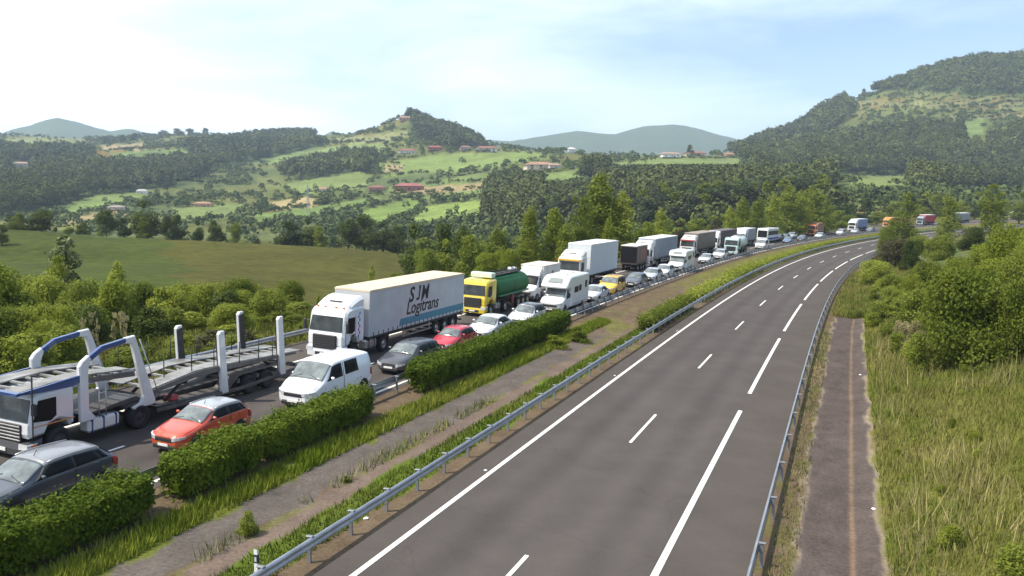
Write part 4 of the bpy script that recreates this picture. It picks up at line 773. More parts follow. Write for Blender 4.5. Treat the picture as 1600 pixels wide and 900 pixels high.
CARS = dict(
 suv=dict(L=4.55, W=1.86, H=1.66, hood=1.06, nose=.80, ws0=1.18, ws1=2.0, r1=3.95, r0=4.40, tail=1.08, belt=1.08, wr=.35, rails=True),
 hatch=dict(L=4.15, W=1.76, H=1.47, hood=.93, nose=.68, ws0=1.05, ws1=1.85, r1=3.55, r0=4.02, tail=.98, belt=.95, wr=.31),
 sedan=dict(L=4.6, W=1.80, H=1.45, hood=.93, nose=.67, ws0=1.22, ws1=2.05, r1=3.35, r0=4.0, tail=1.02, belt=.94, wr=.32),
 wagon=dict(L=4.65, W=1.80, H=1.48, hood=.93, nose=.67, ws0=1.2, ws1=2.02, r1=4.1, r0=4.5, tail=1.0, belt=.95, wr=.32),
 van=dict(L=4.95, W=1.92, H=1.94, hood=1.16, nose=.86, ws0=.82, ws1=1.62, r1=4.83, r0=4.92, tail=1.1, belt=1.12, wr=.34, tw=.86, drop=.05, vanlike=True),
 minivan=dict(L=4.4, W=1.82, H=1.82, hood=1.12, nose=.84, ws0=.98, ws1=1.62, r1=4.2, r0=4.34, tail=1.1, belt=1.10, wr=.33, tw=.84, drop=.05))
def car(kind, label, u, o, col, cat='car', name='car', group=None, s=None, roofcol=None, detail=2, sc=1.0, glassw=None, **kw):
    c = dict(CARS[kind]); c.update(kw); e = place(name, label, cat, u, o, group, s); e.scale = (sc, sc, sc)
    pm = paint('car_paint', col); B = Body(c); B.skin(pm, e); L, W, H = c['L'], c['W']/2, c['H']; ws0, ws1, r1, r0 = c['ws0'], c['ws1'], c['r1'], c['r0']
    B.patch('windscreen', glassw or M['screen'], e, ws0+.06, ws1-.03, 0, 2.55, 1, .012, 7, 4, across=True)
    if roofcol: B.patch('roof', paint('roof_paint', roofcol), e, ws1+.02, r1-.03, 0, 3.1, 1, .008, 10, 4, across=True)
    for sd in (1, -1): B.patch('window_surround', M['dark'], e, ws0+.30, (r1+.02 if kind == 'sedan' else r0-.26) if not c.get('vanlike') else ws0+.5, 3.97, 3.04, sd, .006, 9, 3, slant=(ws1-.02, (r1-.08 if kind != 'sedan' else r1-.2) if not c.get('vanlike') else ws1+.02))
    b1 = ws0+.55+(ws1-ws0)*.35; mid = (b1+r1)/2-.05
    for sd in (1, -1):
        if c.get('vanlike'):
            B.patch('side_window', M['glass'], e, ws0+.50, ws1+.72, 3.95, 3.08, sd, .012, 6, 3, slant=(ws1+.02, ws1+.68))
            B.patch('side_window', M['glass'], e, ws1+.95, ws1+2.0, 3.92, 3.08, sd, .012, 4, 3, slant=(ws1+.93, ws1+1.92))
            B.patch('door_seam', M['dark'], e, ws1+.80, ws1+.82, 7.2, 3.1, sd, .004, 2, 8)
        else:
            B.patch('side_window', M['glass'], e, ws0+.42, mid-.04, 3.92, 3.1, sd, .012, 6, 3, slant=(ws1+.04, mid-.04))
            B.patch('side_window', M['glass'], e, mid+.04, r1-.12 if kind != 'sedan' else r1+.12, 3.92, 3.1, sd, .012, 6, 3, slant=(mid+.04, r1-.26))
            if kind in ('suv', 'wagon', 'minivan'): B.patch('side_window', M['glass'], e, r1-.06, r0-.28, 3.9, 3.15, sd, .012, 4, 3, slant=(r1-.20, r1-.04))
            if detail > 1: B.patch('door_seam', M['dark'], e, mid-.01, mid+.012, 7.2, 4.1, sd, .004, 2, 8)
        headlamp(B, e, sd)
        B.patch('tail_light', M['tail'], e, L-.30, L-.02, 5.6, 4.2, sd, .012, 4, 2)
        for wy in (.86 if L > 4 else .8, L-.86):
            a = MB(); k = c['wr']+.055; a.prism_x([(wy+math.cos(t)*k, c['wr']+math.sin(t)*k) for t in np.linspace(-.5, math.pi+.5, 16)], *sorted((sd*(W-.12), sd*(W+.004)))); a.build('wheel_arch', M['dark'], e)
            wheel(e, sd*(W-.09), wy, c['wr'], .22, sd)
        mm = MB(); my = ws0+.62; mz = c.get('belt', c['hood'])+.06; mm.box(*sorted((sd*(W-.02), sd*(W+.16))), my-.05, my+.05, mz, mz+.12, .035); mm.build('mirror', pm if detail > 1 else M['dark'], e)
        if c.get('rails'):
            q = MB(); q.tube([tuple(B.pt(y, 2.3, sd, .045)) for y in np.linspace(ws1+.15, r1-.1, 7)], .02, 6); q.build('roof_rail', M['dark'] if not roofcol else M['alu'], e)
    B.patch('rear_window', M['glass'], e, r1+.05, r0-.04, 0, 2.5, 1, .012, 5, 4, across=True)
    gz = c['nose']-.11; g_ = MB(); g_.prism_x([(-.016, gz), (-.024, gz-.04), (-.024, gz-.11), (-.012, gz-.15), (.05, gz-.15), (.05, gz)], -W*.50, W*.50, .03); g_.build('grille', M['dark'], e)
    b_ = MB(); b_.prism_x([(-.012, .42), (-.04, .36), (-.03, .24), (.10, .22), (.10, .42)], -W*.64, W*.64, .06); b_.build('lower_grille', M['dark'], e)
    p_ = MB(); p_.box(-.26, .26, -.055, -.042, .36, .47, .004); p_.build('number_plate', M['plate'], e)
    p2 = MB(); p2.box(-.26, .26, L+.005, L+.02, .62, .73, .004); p2.build('number_plate', M['plate'], e)
    if detail > 1:
        for sd in (1, -1):
            B.patch('sill_cladding', M['dark'], e, .9, L-.5, 8.3, 6.9, sd, .008, 8, 2)
            if not c.get('vanlike'):
                for hy in (mid-.22, r1-.3): B.patch('door_handle', pm, e, hy-.1, hy+.08, 4.75, 4.45, sd, .03, 2, 1)
            wp = MB(); wp.tube([tuple(B.pt(ws0+.08, 1.6, sd, .03)), tuple(B.pt(ws0+.22, .25 if sd > 0 else .5, sd if sd > 0 else -1, .03))], .012, 5); wp.build('wiper', M['dark'], e)
        B.patch('hood_seam', M['dark'], e, .34, ws0-.02, 2.86, 2.80, 1, .004, 6, 1); B.patch('hood_seam', M['dark'], e, .34, ws0-.02, 2.86, 2.80, -1, .004, 6, 1)
        h_ = MB(); h_.tube([(0, ws1+.25, H-.02), (0, ws1+.36, H+.13)], .012, 5); h_.build('antenna', M['dark'], e)
    return e

# ---- truck pieces
def text_obj(txt, size, mtl, par, org, xdir, ydir, shear=0.0, bold=.0, name='lettering', depth=.006, sx=1.0):
    cu = bpy.data.curves.new(name, 'FONT'); cu.body = txt; cu.size = size; cu.shear = shear; cu.offset = bold; cu.extrude = depth; cu.resolution_u = 3
    t = bpy.data.objects.new(name, cu); C.objects.link(t); bpy.context.view_layer.update()
    me = bpy.data.meshes.new_from_object(t); bpy.data.objects.remove(t); me.materials.clear(); me.materials.append(mtl); me.name = name
    o = link(name, me, par); X = Vector(xdir).normalized(); Y = Vector(ydir).normalized(); Zn = X.cross(Y); o.matrix_local = Matrix(((X.x*sx, Y.x, Zn.x, org[0]), (X.y*sx, Y.y, Zn.y, org[1]), (X.z*sx, Y.z, Zn.z, org[2]), (0, 0, 0, 1))); return o
def truck_cab(e, pm, hr=3.7, visor=None, grille=None, low=None, roofm=None, D=2.25, W=1.24, bumper=None, mirrors=True):
    """cab-over tractor cab; hr = height of the roof fairing"""
    wt_, wb = 2.72, 1.78; k = (hr-2.95)
    prof = [(.06, .95), (.0, 1.05), (.0, 1.55), (.05, wb-.02), (.26, wt_), (.34, 2.94), (.55, 3.02+k*.10), (1.1, 3.06+k*.14), (D, 3.06+k*.14), (D, 1.02), (1.75, .98), (1.62, 1.2), (1.25, 1.36), (.85, 1.28), (.66, .98)]
    m = MB(); m.prism_x(prof, -W, W, .13); m.build('cab', pm, e)
    if k > .35: m = MB(); m.prism_x([(.60, 3.0+k*.10), (.80, 3.02+k*.34), (1.25, 2.95+k*.72), (1.7, hr-.07), (D-.04, hr), (D+.12, hr-.05), (D+.12, 2.9)], -W*.93, W*.93, .16); m.build('roof_fairing', roofm or pm, e); q = MB(); q.box(-.42, .42, .98, 1.16, 2.95+k*.60, 2.95+k*.66); q.build('roof_vent', M['dark'], e)
    def face(z): return np.interp(z, [wb-.02, wt_], [.05, .26])
    w_ = MB(); w_.plate([(-W+.13, face(wb+.03)-.012, wb+.03), (W-.13, face(wb+.03)-.012, wb+.03), (W-.20, face(wt_-.06)-.012, wt_-.06), (-W+.20, face(wt_-.06)-.012, wt_-.06)], (0, -.96, .1), .012); w_.build('windscreen', M['cabscreen'], e)
    g_ = MB(); g_.box(-W*.64, W*.64, -.10, .02, .80, 1.62, .03); go = g_.build('grille', grille or M['dark'], e)
    s_ = MB()
    for i in range(5): s_.box(-W*.60, W*.60, -.115, -.101, .88+i*.14, .91+i*.14)
    s_.build('grille_bar', M['chassis'] if grille is None else M['chrome'], go)
    b_ = MB(); b_.prism_x([(-.06, .34), (-.08, .62), (-.03, .96), (.55, .96), (.5, .36)], -W+.005, W-.005, .10); b_.build('bumper', bumper or low or pm, e)
    i_ = MB(); i_.box(-W*.5, W*.5, -.10, -.06, .42, .60, .02); i_.build('air_intake', M['dark'], e)
    p_ = MB(); p_.box(-.26, .26, -.12, -.101, .46, .57, .004); p_.build('number_plate', M['plate'], e)
    for sd in (1, -1):
        h_ = MB(); h_.prism_x([(-.085, .64), (-.075, .86), (.22, .86), (.18, .64)], *sorted((sd*(W*.60), sd*(W+.008))), .02); h_.build('headlight', M['lamp'], e)
        q = MB(); x0, x1 = sorted((sd*(W+.002), sd*(W+.014))); q.prism_x([(.30, wb+.02), (.48, wt_-.12), (1.18, wt_-.12), (1.18, wb+.02), (.95, wb-.10), (.62, wb-.10)], x0, x1); q.build('side_window', M['glass'], e)
        d_ = MB()
        for y in (.24, 1.26): d_.box(x0, x1-.004*sd if sd > 0 else x1, y-.01, y+.01, 1.0, wt_)
        d_.box(*sorted((sd*(W+.002), sd*(W+.03))), 1.08, 1.22, 1.55, 1.60); d_.build('door', M['dark'], e)
        if mirrors:
            a = MB(); mx = sd*(W+.20); a.box(mx-.09, mx+.09, .02, .16, wb+.02, wb+.62, .03); a.bar((sd*(W-.02), .25, wb+.66), (mx, .1, wb+.58), .035); a.bar((sd*(W-.02), .25, wb-.02), (mx, .1, wb+.04), .035); a.build('mirror', M['dark'], e)
        st = MB()
        for zz in (.42, .70): st.box(*sorted((sd*(W-.25), sd*(W+.0))), .32, .66, zz, zz+.05, .01)
        st.build('step', M['chassis'], e)
        f_ = MB(); f_.prism_x([(1.25+math.cos(t)*.56, .55+math.sin(t)*.60) for t in np.linspace(-.1, math.pi+.1, 14)], *sorted((sd*(W-.46), sd*(W-.34)))); f_.build('wheel_arch', M['dark'], e)
        wheel(e, sd*(W-.17), 1.25, .50, .30, sd, spokes=0, rimm=M['alu'])
    if visor:
        v_ = MB(); v_.prism_x([(.02, wt_+.02), (.0, wt_+.16), (.30, wt_+.22), (.28, wt_+.0)], -W+.06, W-.06, .03); v_.build('sun_visor', visor, e)
    l_ = MB()
    for x in (-W*.7, -W*.3, W*.3, W*.7): l_.box(x-.08, x+.08, .50, .58, 2.95+k*.22, 3.01+k*.25, .01)
    l_.build('roof_lamp', M['amber'], e)
def chassis(e, y0, y1, W=1.24, axles=(), tanks=None, tw=.32, rad=.50, zf=1.0):
    m = MB()
    for x in (-.42, .42): m.box(x-.06, x+.06, y0, y1, zf-.28, zf, .01)
    for y in np.arange(y0+.4, y1, 1.1): m.box(-.42, .42, y-.05, y+.05, zf-.22, zf-.06)
    for y in axles: m.tube([(-W+.2, y, rad), (W-.2, y, rad)], .09, 8)
    m.build('chassis', M['chassis'], e)
    for y in axles:
        for sd in (1, -1): wheel(e, sd*(W-.20), y, rad, tw, sd, spokes=0, rimm=M['alu'])
    if tanks:
        for sd in (1, -1):
            t = MB(); t.box(*sorted((sd*(W-.62), sd*(W-.03))), tanks[0], tanks[1], .42, 1.0, .09)
            o = t.build('fuel_tank', M['alu'], e); b = MB()
            for q in (.25, .75): y = tanks[0]+(tanks[1]-tanks[0])*q; b.box(*sorted((sd*(W-.63), sd*(W-.018))), y-.03, y+.03, .41, 1.012)
            b.build('tank_strap', M['dark'], o)
def box_trailer(e, y0, L, W, z0, z1, pm, roofm, axn=3, side_bars=True, rail=None, buckles=True, rear=None):
    y1 = y0+L; m = MB(); m.box(-W, W, y0, y1, z0, z1-.10, .035); m.build('box_body', pm, e)
    r_ = MB(); r_.prism_x([(y0-.012, z1-.12), (y0-.012, z1-.01), (y0+.2, z1+.02), (y1-.2, z1+.02), (y1+.012, z1-.01), (y1+.012, z1-.12)], -W-.012, W+.012, .02); r_.build('roof', roofm, e)
    k = MB(); k.box(-W-.008, W+.008, y0-.006, y1+.006, z0-.10, z0+.015, .01); k.build('side_rail', rail or M['chassis'], e)
    if buckles:
        b = MB()
        for sd in (1, -1):
            for y in np.arange(y0+.5, y1-.2, .58): b.box(*sorted((sd*(W+.001), sd*(W+.02))), y-.025, y+.025, z0+.02, z0+.25)
        b.build('curtain_buckle', M['dark'], e)
    ax = [y1-1.6-i*1.31 for i in range(axn)]; c0 = y0+(1.2 if axn == 3 else .2)
    ch = MB()
    for x in (-.5, .5): ch.box(x-.07, x+.07, c0, y1-.1, z0-.42, z0-.09)
    for y in ax: ch.tube([(-W+.2, y, .5), (W-.2, y, .5)], .09, 8)
    ch.box(-W+.1, W-.1, y1-.14, y1-.04, .48, .60, .01); ch.box(-.6, -.5, y1-.14, y1-.06, .5, z0-.1); ch.box(.5, .6, y1-.14, y1-.06, .5, z0-.1)
    ch.build('chassis', M['chassis'], e)
    for y in ax:
        for sd in (1, -1): wheel(e, sd*(W-.22), y, .50, .38, sd, spokes=0, rimm=M['alu'])
    if side_bars and axn == 3:
        sb = MB()
        for sd in (1, -1):
            for zz in (.55, .85): sb.box(*sorted((sd*(W-.10), sd*(W-.06))), y0+4.2, ax[-1]-.75, zz, zz+.10)
            for y in (y0+4.4, ax[-1]-1.0): sb.box(*sorted((sd*(W-.14), sd*(W-.10))), y-.04, y+.04, .5, z0-.05)
        sb.build('side_guard', M['alu'], e)
        lg = MB()
        for sd in (1, -1): lg.box(*sorted((sd*(W-.35), sd*(W-.22))), y0+2.6, y0+2.74, .15, z0-.1); lg.box(*sorted((sd*(W-.42), sd*(W-.15))), y0+2.5, y0+2.84, .08, .15)
        lg.build('landing_leg', M['chassis'], e)
    mf = MB()
    for sd in (1, -1):
        mf.box(*sorted((sd*(W-.42), sd*(W-.03))), ax[-1]-.66, ax[0]+.66, z0-.17, z0-.13, .01); mf.box(*sorted((sd*(W-.42), sd*(W-.03))), ax[0]+.62, ax[0]+.66, .35, z0-.13)
    mf.build('mudguard', M['dark'], e)
    d = MB()
    for x in (-W+.06, -.02, .02, W-.06): d.box(x-.015, x+.015, y1+.002, y1+.02, z0+.05, z1-.16)
    d.build('rear_door', M['dark'] if rear is None else rear, e)
    for sd in (1, -1): t = MB(); t.box(*sorted((sd*(W-.4), sd*(W-.08))), y1-.02, y1+.03, z0-.30, z0-.18, .01); t.build('tail_light', M['tail'], e)
def sz(o_, k): o_.scale = (k, k, k)
def tractor_trailer(label, u, o, cabc, boxc, roofc, hr=3.7, zt=3.95, Lt=13.4, s=None, visor=None, sc=.97, W=1.25, z0=1.16, group=None, grille=None, name='truck', buckles=True):
    e = place(name, label, 'truck', u, o, group, s); sz(e, sc); pm = paint('cab_paint', cabc); truck_cab(e, pm, hr, visor, grille)
    chassis(e, .6, 6.4, axles=(4.6,), tanks=(2.5, 3.75)); fm = MB()
    for sd in (1, -1): fm.prism_x([(4.6+math.cos(t)*.60, .5+math.sin(t)*.58) for t in np.linspace(.1, math.pi-.1, 10)]+[(4.6+math.cos(t)*.56, .5+math.sin(t)*.54) for t in np.linspace(math.pi-.1, .1, 10)], *sorted((sd*.72, sd*1.20)))
    fm.build('mudguard', M['dark'], e)
    box_trailer(e, 2.75, Lt, W, z0, zt, mat('trailer_side', boxc, .6, noise=.12, nscale=.9, bump=.12), mat('trailer_roof', roofc, .7, noise=.15, nscale=1), buckles=buckles); return e
# ---------------------------------------------------------------- the car lane, near to far
WHT, SIL, DGR, BLK = (.74, .75, .76), (.50, .52, .54), (.055, .060, .072), (.022, .023, .026)
car('suv', 'nearest car, dark blue grey SUV with a silver grey roof behind the first hedge', 0, -13.9, (.040, .048, .065), s=s_for_u(186, -13.0, 1.0)-4.4, sc=.93, roofcol=(.20, .21, .23), H=1.53, hood=1.0, belt=1.0, L=4.75, r1=4.1, r0=4.55)
car('suv', 'red SUV with a grey roof and silver rails between the hedge and the car carrier', 256, -13.9, (.55, .075, .035), sc=.88, roofcol=(.33, .35, .37), L=4.3, r1=3.75, r0=4.15, W=1.80, H=1.58)
car('van', 'white panel van with dark side windows in front of the dark estate car', 0, -13.6, (.80, .81, .83), 'van', 'van', s=31.9)
car('wagon', 'dark charcoal estate car between the white van and the red hatchback', 607, -13.6, (.045, .047, .055), sc=.97)
car('hatch', 'small red hatchback mostly hidden by the long hedge', 692, -14.0, (.50, .03, .05), s=46.4, sc=.90)
car('sedan', 'white saloon car just behind the red hatchback', 745, -13.8, (.76, .78, .80), s=51.0, r1=3.5, r0=4.1)
car('hatch', 'white hatchback with a black roof just in front of the first motorhome', 806, -13.6, (.72, .74, .76), roofcol=(.03, .033, .04), H=1.5)
car('sedan', 'silver saloon car right behind the first motorhome', 918, -13.5, (.52, .55, .60), sc=.97)
car('minivan', 'yellow taxi-like people carrier behind the silver saloon', 945, -13.6, (.80, .48, .06), 'van', 'minivan', roofcol=(.62, .36, .04))
car('hatch', 'dark grey hatchback behind the yellow people carrier', 985, -13.4, (.10, .11, .13), detail=1)
car('hatch', 'silver hatchback between the dark hatchback and the white estate', 1011, -13.5, (.45, .48, .52), detail=1)
car('wagon', 'white estate car just in front of the second motorhome', 1030, -13.5, (.66, .68, .71), detail=1)
car('hatch', 'silver car directly behind the second motorhome', 1098, -13.6, (.50, .54, .58), detail=1, name='car')
car('suv', 'white SUV between the silver car and the pale green tank truck', 1120, -13.7, (.72, .73, .74), detail=1)
car('van', 'white van right behind the pale green tank truck', 1186, -13.7, (.74, .74, .74), 'van', 'van', detail=1)
car('hatch', 'blue hatchback, nearer of the two blue cars on the bend', 1228, -14.2, (.12, .20, .36), detail=1)
car('hatch', 'dark blue hatchback, farther of the two blue cars on the bend', 1250, -14.2, (.08, .11, .18), detail=1)
car('wagon', 'white estate car beside the orange truck on the bend', 1277, -14.2, (.66, .70, .70), detail=1)
car('minivan', 'small white van between the orange truck and the white and blue truck', 1310, -14.2, (.66, .66, .68), 'van', 'minivan', detail=1)
car('hatch', 'silver car beside the white and blue truck', 1333, -14.2, (.55, .58, .62), detail=1)
car('hatch', 'dark car, last of the car lane before the trees hide the road', 1357, -14.2, (.14, .16, .2), detail=1)
car('suv', 'dark SUV in the truck lane behind the white coach', 1212, -18.2, (.05, .055, .06), detail=1)
car('hatch', 'dark grey hatchback in the truck lane behind the dark SUV', 1223, -18.2, (.09, .10, .13), detail=1)
car('suv', 'silver SUV, last of the three cars in the truck lane', 1233, -18.2, (.42, .45, .48), detail=1)

# ---- motorhomes
def motorhome(label, u, o, s=None, low=False, sc=1.0):
    e = place('motorhome', label, 'motorhome', u, o, s=s); sz(e, sc); wh = M['white']
    c = dict(CARS['van'], L=2.35, W=1.98, H=2.05, hood=1.26, nose=.95, ws0=.92, ws1=1.62, r1=2.25, r0=2.32); B = Body(c); B.skin(wh, e); B.patch('windscreen', M['screen'], e, .98, 1.60, 0, 2.5, 1, .012, 6, 4, across=True)
    H = 2.95 if not low else 2.75
    m = MB(); m.prism_x([(2.05, .45), (2.05, 1.95), (.95 if not low else 1.35, 2.0), (.80 if not low else 1.25, 2.12), (.86 if not low else 1.4, 2.30), (1.55, H-.10), (2.0, H), (6.55, H), (6.75, H-.12), (6.75, .55), (6.5, .42)], -1.14, 1.14, .09); m.build('living_cabin', wh, e)
    r = MB(); r.plate([(-.62, 1.02-.03, 2.45), (.62, 1.02-.03, 2.45), (.5, 1.43-.03, 2.78), (-.5, 1.43-.03, 2.78)] if not low else [(-.62, 1.40, 2.32), (.62, 1.40, 2.32), (.5, 1.52, 2.58), (-.5, 1.52, 2.58)], (0, -.62, .78), .035); r.build('skylight', mat('skylight_glass', (.22, .25, .24), .1, 0, .8), e)
    for sd in (1, -1):
        B.patch('side_window', M['glass'], e, 1.32, 2.0, 3.95, 3.1, sd, .012, 5, 3, slant=(1.64, 2.0)); headlamp(B, e, sd)
        for ya, yb, za, zb in ((2.75, 3.75, 1.55, 2.05), (3.95, 4.55, 1.6, 2.1), (5.6, 6.1, 1.75, 2.35)):
            w = MB(); w.box(*sorted((sd*1.135, sd*1.16)), ya, yb, za, zb, .01); w.build('window', M['glass'], e)
        w = MB(); w.box(*sorted((sd*1.135, sd*1.15)), 2.5, 6.4, .62, .72); w.build('side_stripe', mat('stripe_grey', (.42, .42, .44), .5), e)
        mm = MB(); mm.box(*sorted((sd*1.02, sd*1.28)), 1.18, 1.34, 1.30, 1.66, .04); mm.bar((sd*.95, 1.3, 1.38), (sd*1.1, 1.26, 1.45), .04); mm.build('mirror', M['dark'], e)
        for wy in (.95, 5.0):
            a = MB(); a.prism_x([(wy+math.cos(t)*.40, .34+math.sin(t)*.42) for t in np.linspace(-.4, math.pi+.4, 14)], *sorted((sd*(.80 if wy < 2 else .95), sd*(.997 if wy < 2 else 1.146)))); a.build('wheel_arch', M['dark'], e); wheel(e, sd*(.90 if wy < 2 else 1.03), wy, .34, .23, sd)
    g_ = MB(); g_.box(-.62, .62, -.03, .04, .58, .78, .02); g_.build('grille', M['dark'], e); b_ = MB(); b_.box(-.9, .9, -.06, .2, .26, .52, .05); b_.build('bumper', M['dark'], e); p_ = MB(); p_.box(-.26, .26, -.08, -.062, .36, .47); p_.build('number_plate', M['plate'], e)
    t = MB(); t.box(-.3, .3, 3.0, 3.6, H-.01, H+.07, .03); t.box(-.25, .25, 4.6, 5.1, H-.01, H+.08, .03); t.build('roof_hatch', M['cream'], e); return e
mh = motorhome('white motorhome with a bulging alcove over the cab, beside the white box van', 852, -13.9, s=65.3)
motorhome('second white motorhome, farther back beside the grey curtain trailer', 1053, -13.7, low=True)

# ---- car carrier
def car_carrier():
    e = place('car_carrier', 'empty white and blue car carrier truck with tilted white posts, nearest truck on the left', 'truck', 0, -18.1, s=22.15)
    wh = paint('carrier_white', (.64, .65, .66)); bl = paint('carrier_blue', (.018, .055, .19)); W = 1.24
    prof = [(.05, .80), (.0, .95), (.02, 1.28), (.22, 2.12), (.40, 2.30), (1.72, 2.38), (1.78, 2.30), (1.78, .98), (1.62, .90), (1.5, 1.12), (1.15, 1.24), (.78, 1.14), (.62, .84)]
    m = MB(); m.prism_x(prof, -W, W, .10); m.build('cab', wh, e)
    w = MB(); w.plate([(-W+.12, .03, 1.34), (W-.12, .03, 1.34), (W-.18, .20, 2.08), (-W+.18, .20, 2.08)], (0, -.98, .2), .02); w.build('windscreen', M['cabscreen'], e)
    g_ = MB(); g_.box(-.86, .86, -.035, .02, .66, 1.26, .02); go = g_.build('grille', M['dark'], e); b = MB()
    for i in range(5): b.box(-.84, .84, -.06, -.036, .70+i*.115, .745+i*.115, .006)
    b.build('grille_bar', M['alu'], go)
    q = MB(); q.prism_x([(-.07, .20), (-.09, .42), (-.04, .64), (.55, .72), (.5, .24)], -W+.005, W-.005, .08); q.build('bumper', mat('bumper_grey', (.06, .06, .065), .5), e)
    p = MB(); p.box(-.30, .22, -.115, -.095, .30, .42); p.build('number_plate', M['plate'], e)
    for sd in (1, -1):
        h = MB(); h.prism_x([(-.10, .44), (-.08, .62), (.30, .62), (.26, .44)], *sorted((sd*.80, sd*(W+.008))), .02); ho_ = h.build('headlight', M['lamp'], e); a = MB(); a.box(*sorted((sd*1.12, sd*(W+.016))), .05, .28, .46, .60, .01); a.build('indicator', M['amber'], ho_)
        s = MB(); s.prism_x([(.14, 1.36), (.34, 2.06), (1.02, 2.06), (1.02, 1.42), (.8, 1.28)], *sorted((sd*(W+.002), sd*(W+.014)))); s.build('side_window', M['glass'], e)
        st = MB(); st.box(*sorted((sd*(W+.001), sd*(W+.008))), .10, 1.74, 1.16, 1.20); st.build('side_stripe', mat('stripe_orange', (.6, .25, .08), .5), e)
        mi = MB(); mi.bar((sd*(W+.14), .02, .9), (sd*(W+.14), .02, 2.95), .035); mi.box(*sorted((sd*(W+.06), sd*(W+.24))), .0, .14, 1.62, 2.02, .03); mi.build('mirror', M['dark'], e)
        f = MB(); f.prism_x([(1.15+math.cos(t)*.52, .5+math.sin(t)*.56) for t in np.linspace(-.1, math.pi+.1, 14)], *sorted((sd*(W-.46), sd*(W-.34)))); f.build('wheel_arch', M['dark'], e)
        wheel(e, sd*(W-.17), 1.15, .47, .30, sd, spokes=0, rimm=M['chassis']); wheel(e, sd*(W-.20), 4.65, .47, .46, sd, spokes=0, rimm=M['chassis'])
        for y in (11.0, 12.25): wheel(e, sd*(W-.20), y, .42, .40, sd, spokes=0, rimm=M['chassis'])
        t = MB(); t.box(*sorted((sd*.70, sd*(W-.03))), 2.35, 3.75, .40, .88, .08); to = t.build('fuel_tank', M['cream'], e); k = MB()
        for y in (2.5, 3.0, 3.55): k.box(*sorted((sd*.69, sd*(W-.018))), y-.03, y+.03, .39, .892)
        k.build('tank_strap', bl, to)
        # arch: front post, bent blue beam, wide slanting rear post
        x0, x1 = sorted((sd*(W-.16), sd*(W+.02)))
        fp = MB(); fp.prism_x([(2.02, .88), (1.96, 2.9), (2.1, 3.08), (2.38, 3.25), (2.48, 3.12), (2.34, 2.75), (2.36, 1.25), (2.62, .98), (2.62, .88)], x0, x1, .03); fp.build('front_post', wh, e)
        bb = MB(); bb.prism_x([(2.18, 3.10), (2.95, 3.50), (4.05, 3.62), (4.05, 3.44), (3.02, 3.32), (2.34, 2.96)], x0+.01, x1-.01, .02); bb.build('arch_beam', bl, e)
        rp = MB(); rp.prism_x([(3.98, 3.63), (4.44, 3.66), (5.42, .98), (5.38, .82), (4.35, .80), (4.28, .92), (4.72, 1.06), (4.84, 1.25), (4.30, 3.36), (3.98, 3.42)], x0, x1, .03); rp.build('rear_post', wh, e)
        for y, zt, zb in ((9.2, 3.02, .36), (13.2, 3.15, .42)):
            pp = MB(); pp.prism_x([(y-.26, zt), (y-.16, zt+.12), (y+.08, zt+.12), (y+.38, zb), (y-.04, zb)], x0, x1, .03); po = pp.build('deck_post', wh, e); ik = MB(); xi = sd*(W-.17); ik.prism_x([(y-.27, zt-.05), (y+.06, zt+.02), (y+.36, zb+.05), (y-.04, zb+.05)], *sorted((xi, xi-sd*.02))); ik.build('inner_shade', M['chassis'], po)  # dark plate behind each post: shade of its inner side put in as colour
        ld = MB(); ld.tube([(sd*(W+.03), 4.62, 3.5), (sd*(W+.03), 5.62, 1.0)], .02, 6); ld.tube([(sd*(W+.03), 2.75, 2.0), (sd*(W+.03), 2.75, .9)], .018, 6); ld.tube([(sd*(W+.03), 3.05, 2.0), (sd*(W+.03), 3.05, .9)], .018, 6)
        for zz in (1.2, 1.5, 1.8): ld.bar((sd*(W+.03), 2.75, zz), (sd*(W+.03), 3.05, zz), .03)
        ld.build('ladder', M['alu'], e)
        hr_ = MB(); x = sd*(W-.04)
        for y, z in ((5.9, 1.75), (7.4, 1.72), (8.7, 1.70), (10.3, 1.55), (11.6, 1.5), (12.6, 1.42)): hr_.tube([(x, y, z), (x, y-.02, z+.95)], .022, 6)
        hr_.build('safety_rod', M['dark'], e)
    # decks
    alu = mat('deck_alu', (.30, .295, .28), .55, .4, noise=.5, nscale=1.6)
    d = MB()
    for sd in (1, -1):
        d.prism_x([(-.38, 2.36), (-.35, 2.44), (2.0, 2.60), (2.05, 2.36), (1.7, 2.26), (.7, 2.30)], *sorted((sd*(W-.10), sd*W)), .01)
    d.prism_x([(-.42, 2.34), (-.42, 2.44), (-.28, 2.46), (-.28, 2.34)], -W, W, .02); d.build('cab_deck_frame', bl, e)
    d = MB()
    for sd in (1, -1): d.prism_x([(-.3, 2.40), (-.3, 2.44), (1.0, 2.54), (2.2, 2.56), (4.3, 2.40), (4.3, 2.34), (2.2, 2.50), (1.0, 2.48)], *sorted((sd*.42, sd*1.10)), .005)
    for y in np.arange(.1, 4.2, .55): z = np.interp(y, [-.3, 1, 2.2, 4.3], [2.42, 2.5, 2.51, 2.35]); d.box(-W+.05, W-.05, y-.06, y+.06, z-.06, z+.0)
    d.build('upper_deck', alu, e)
    d = MB()
    for sd in (1, -1):
        d.prism_x([(2.1, 2.26), (2.1, 2.44), (4.45, 2.30), (4.5, 2.08)], *sorted((sd*(W-.14), sd*(W-.06))), .01)
        d.prism_x([(5.3, 1.20), (5.3, 1.36), (7.7, 1.64), (9.2, 1.62), (14.4, 1.36), (14.5, 1.24), (9.2, 1.38), (7.8, 1.40)], *sorted((sd*(W-.14), sd*(W-.06))), .01)
    d.build('deck_beam', mat('deck_grey', (.14, .135, .13), .55, .3, noise=.25), e)
    d = MB()
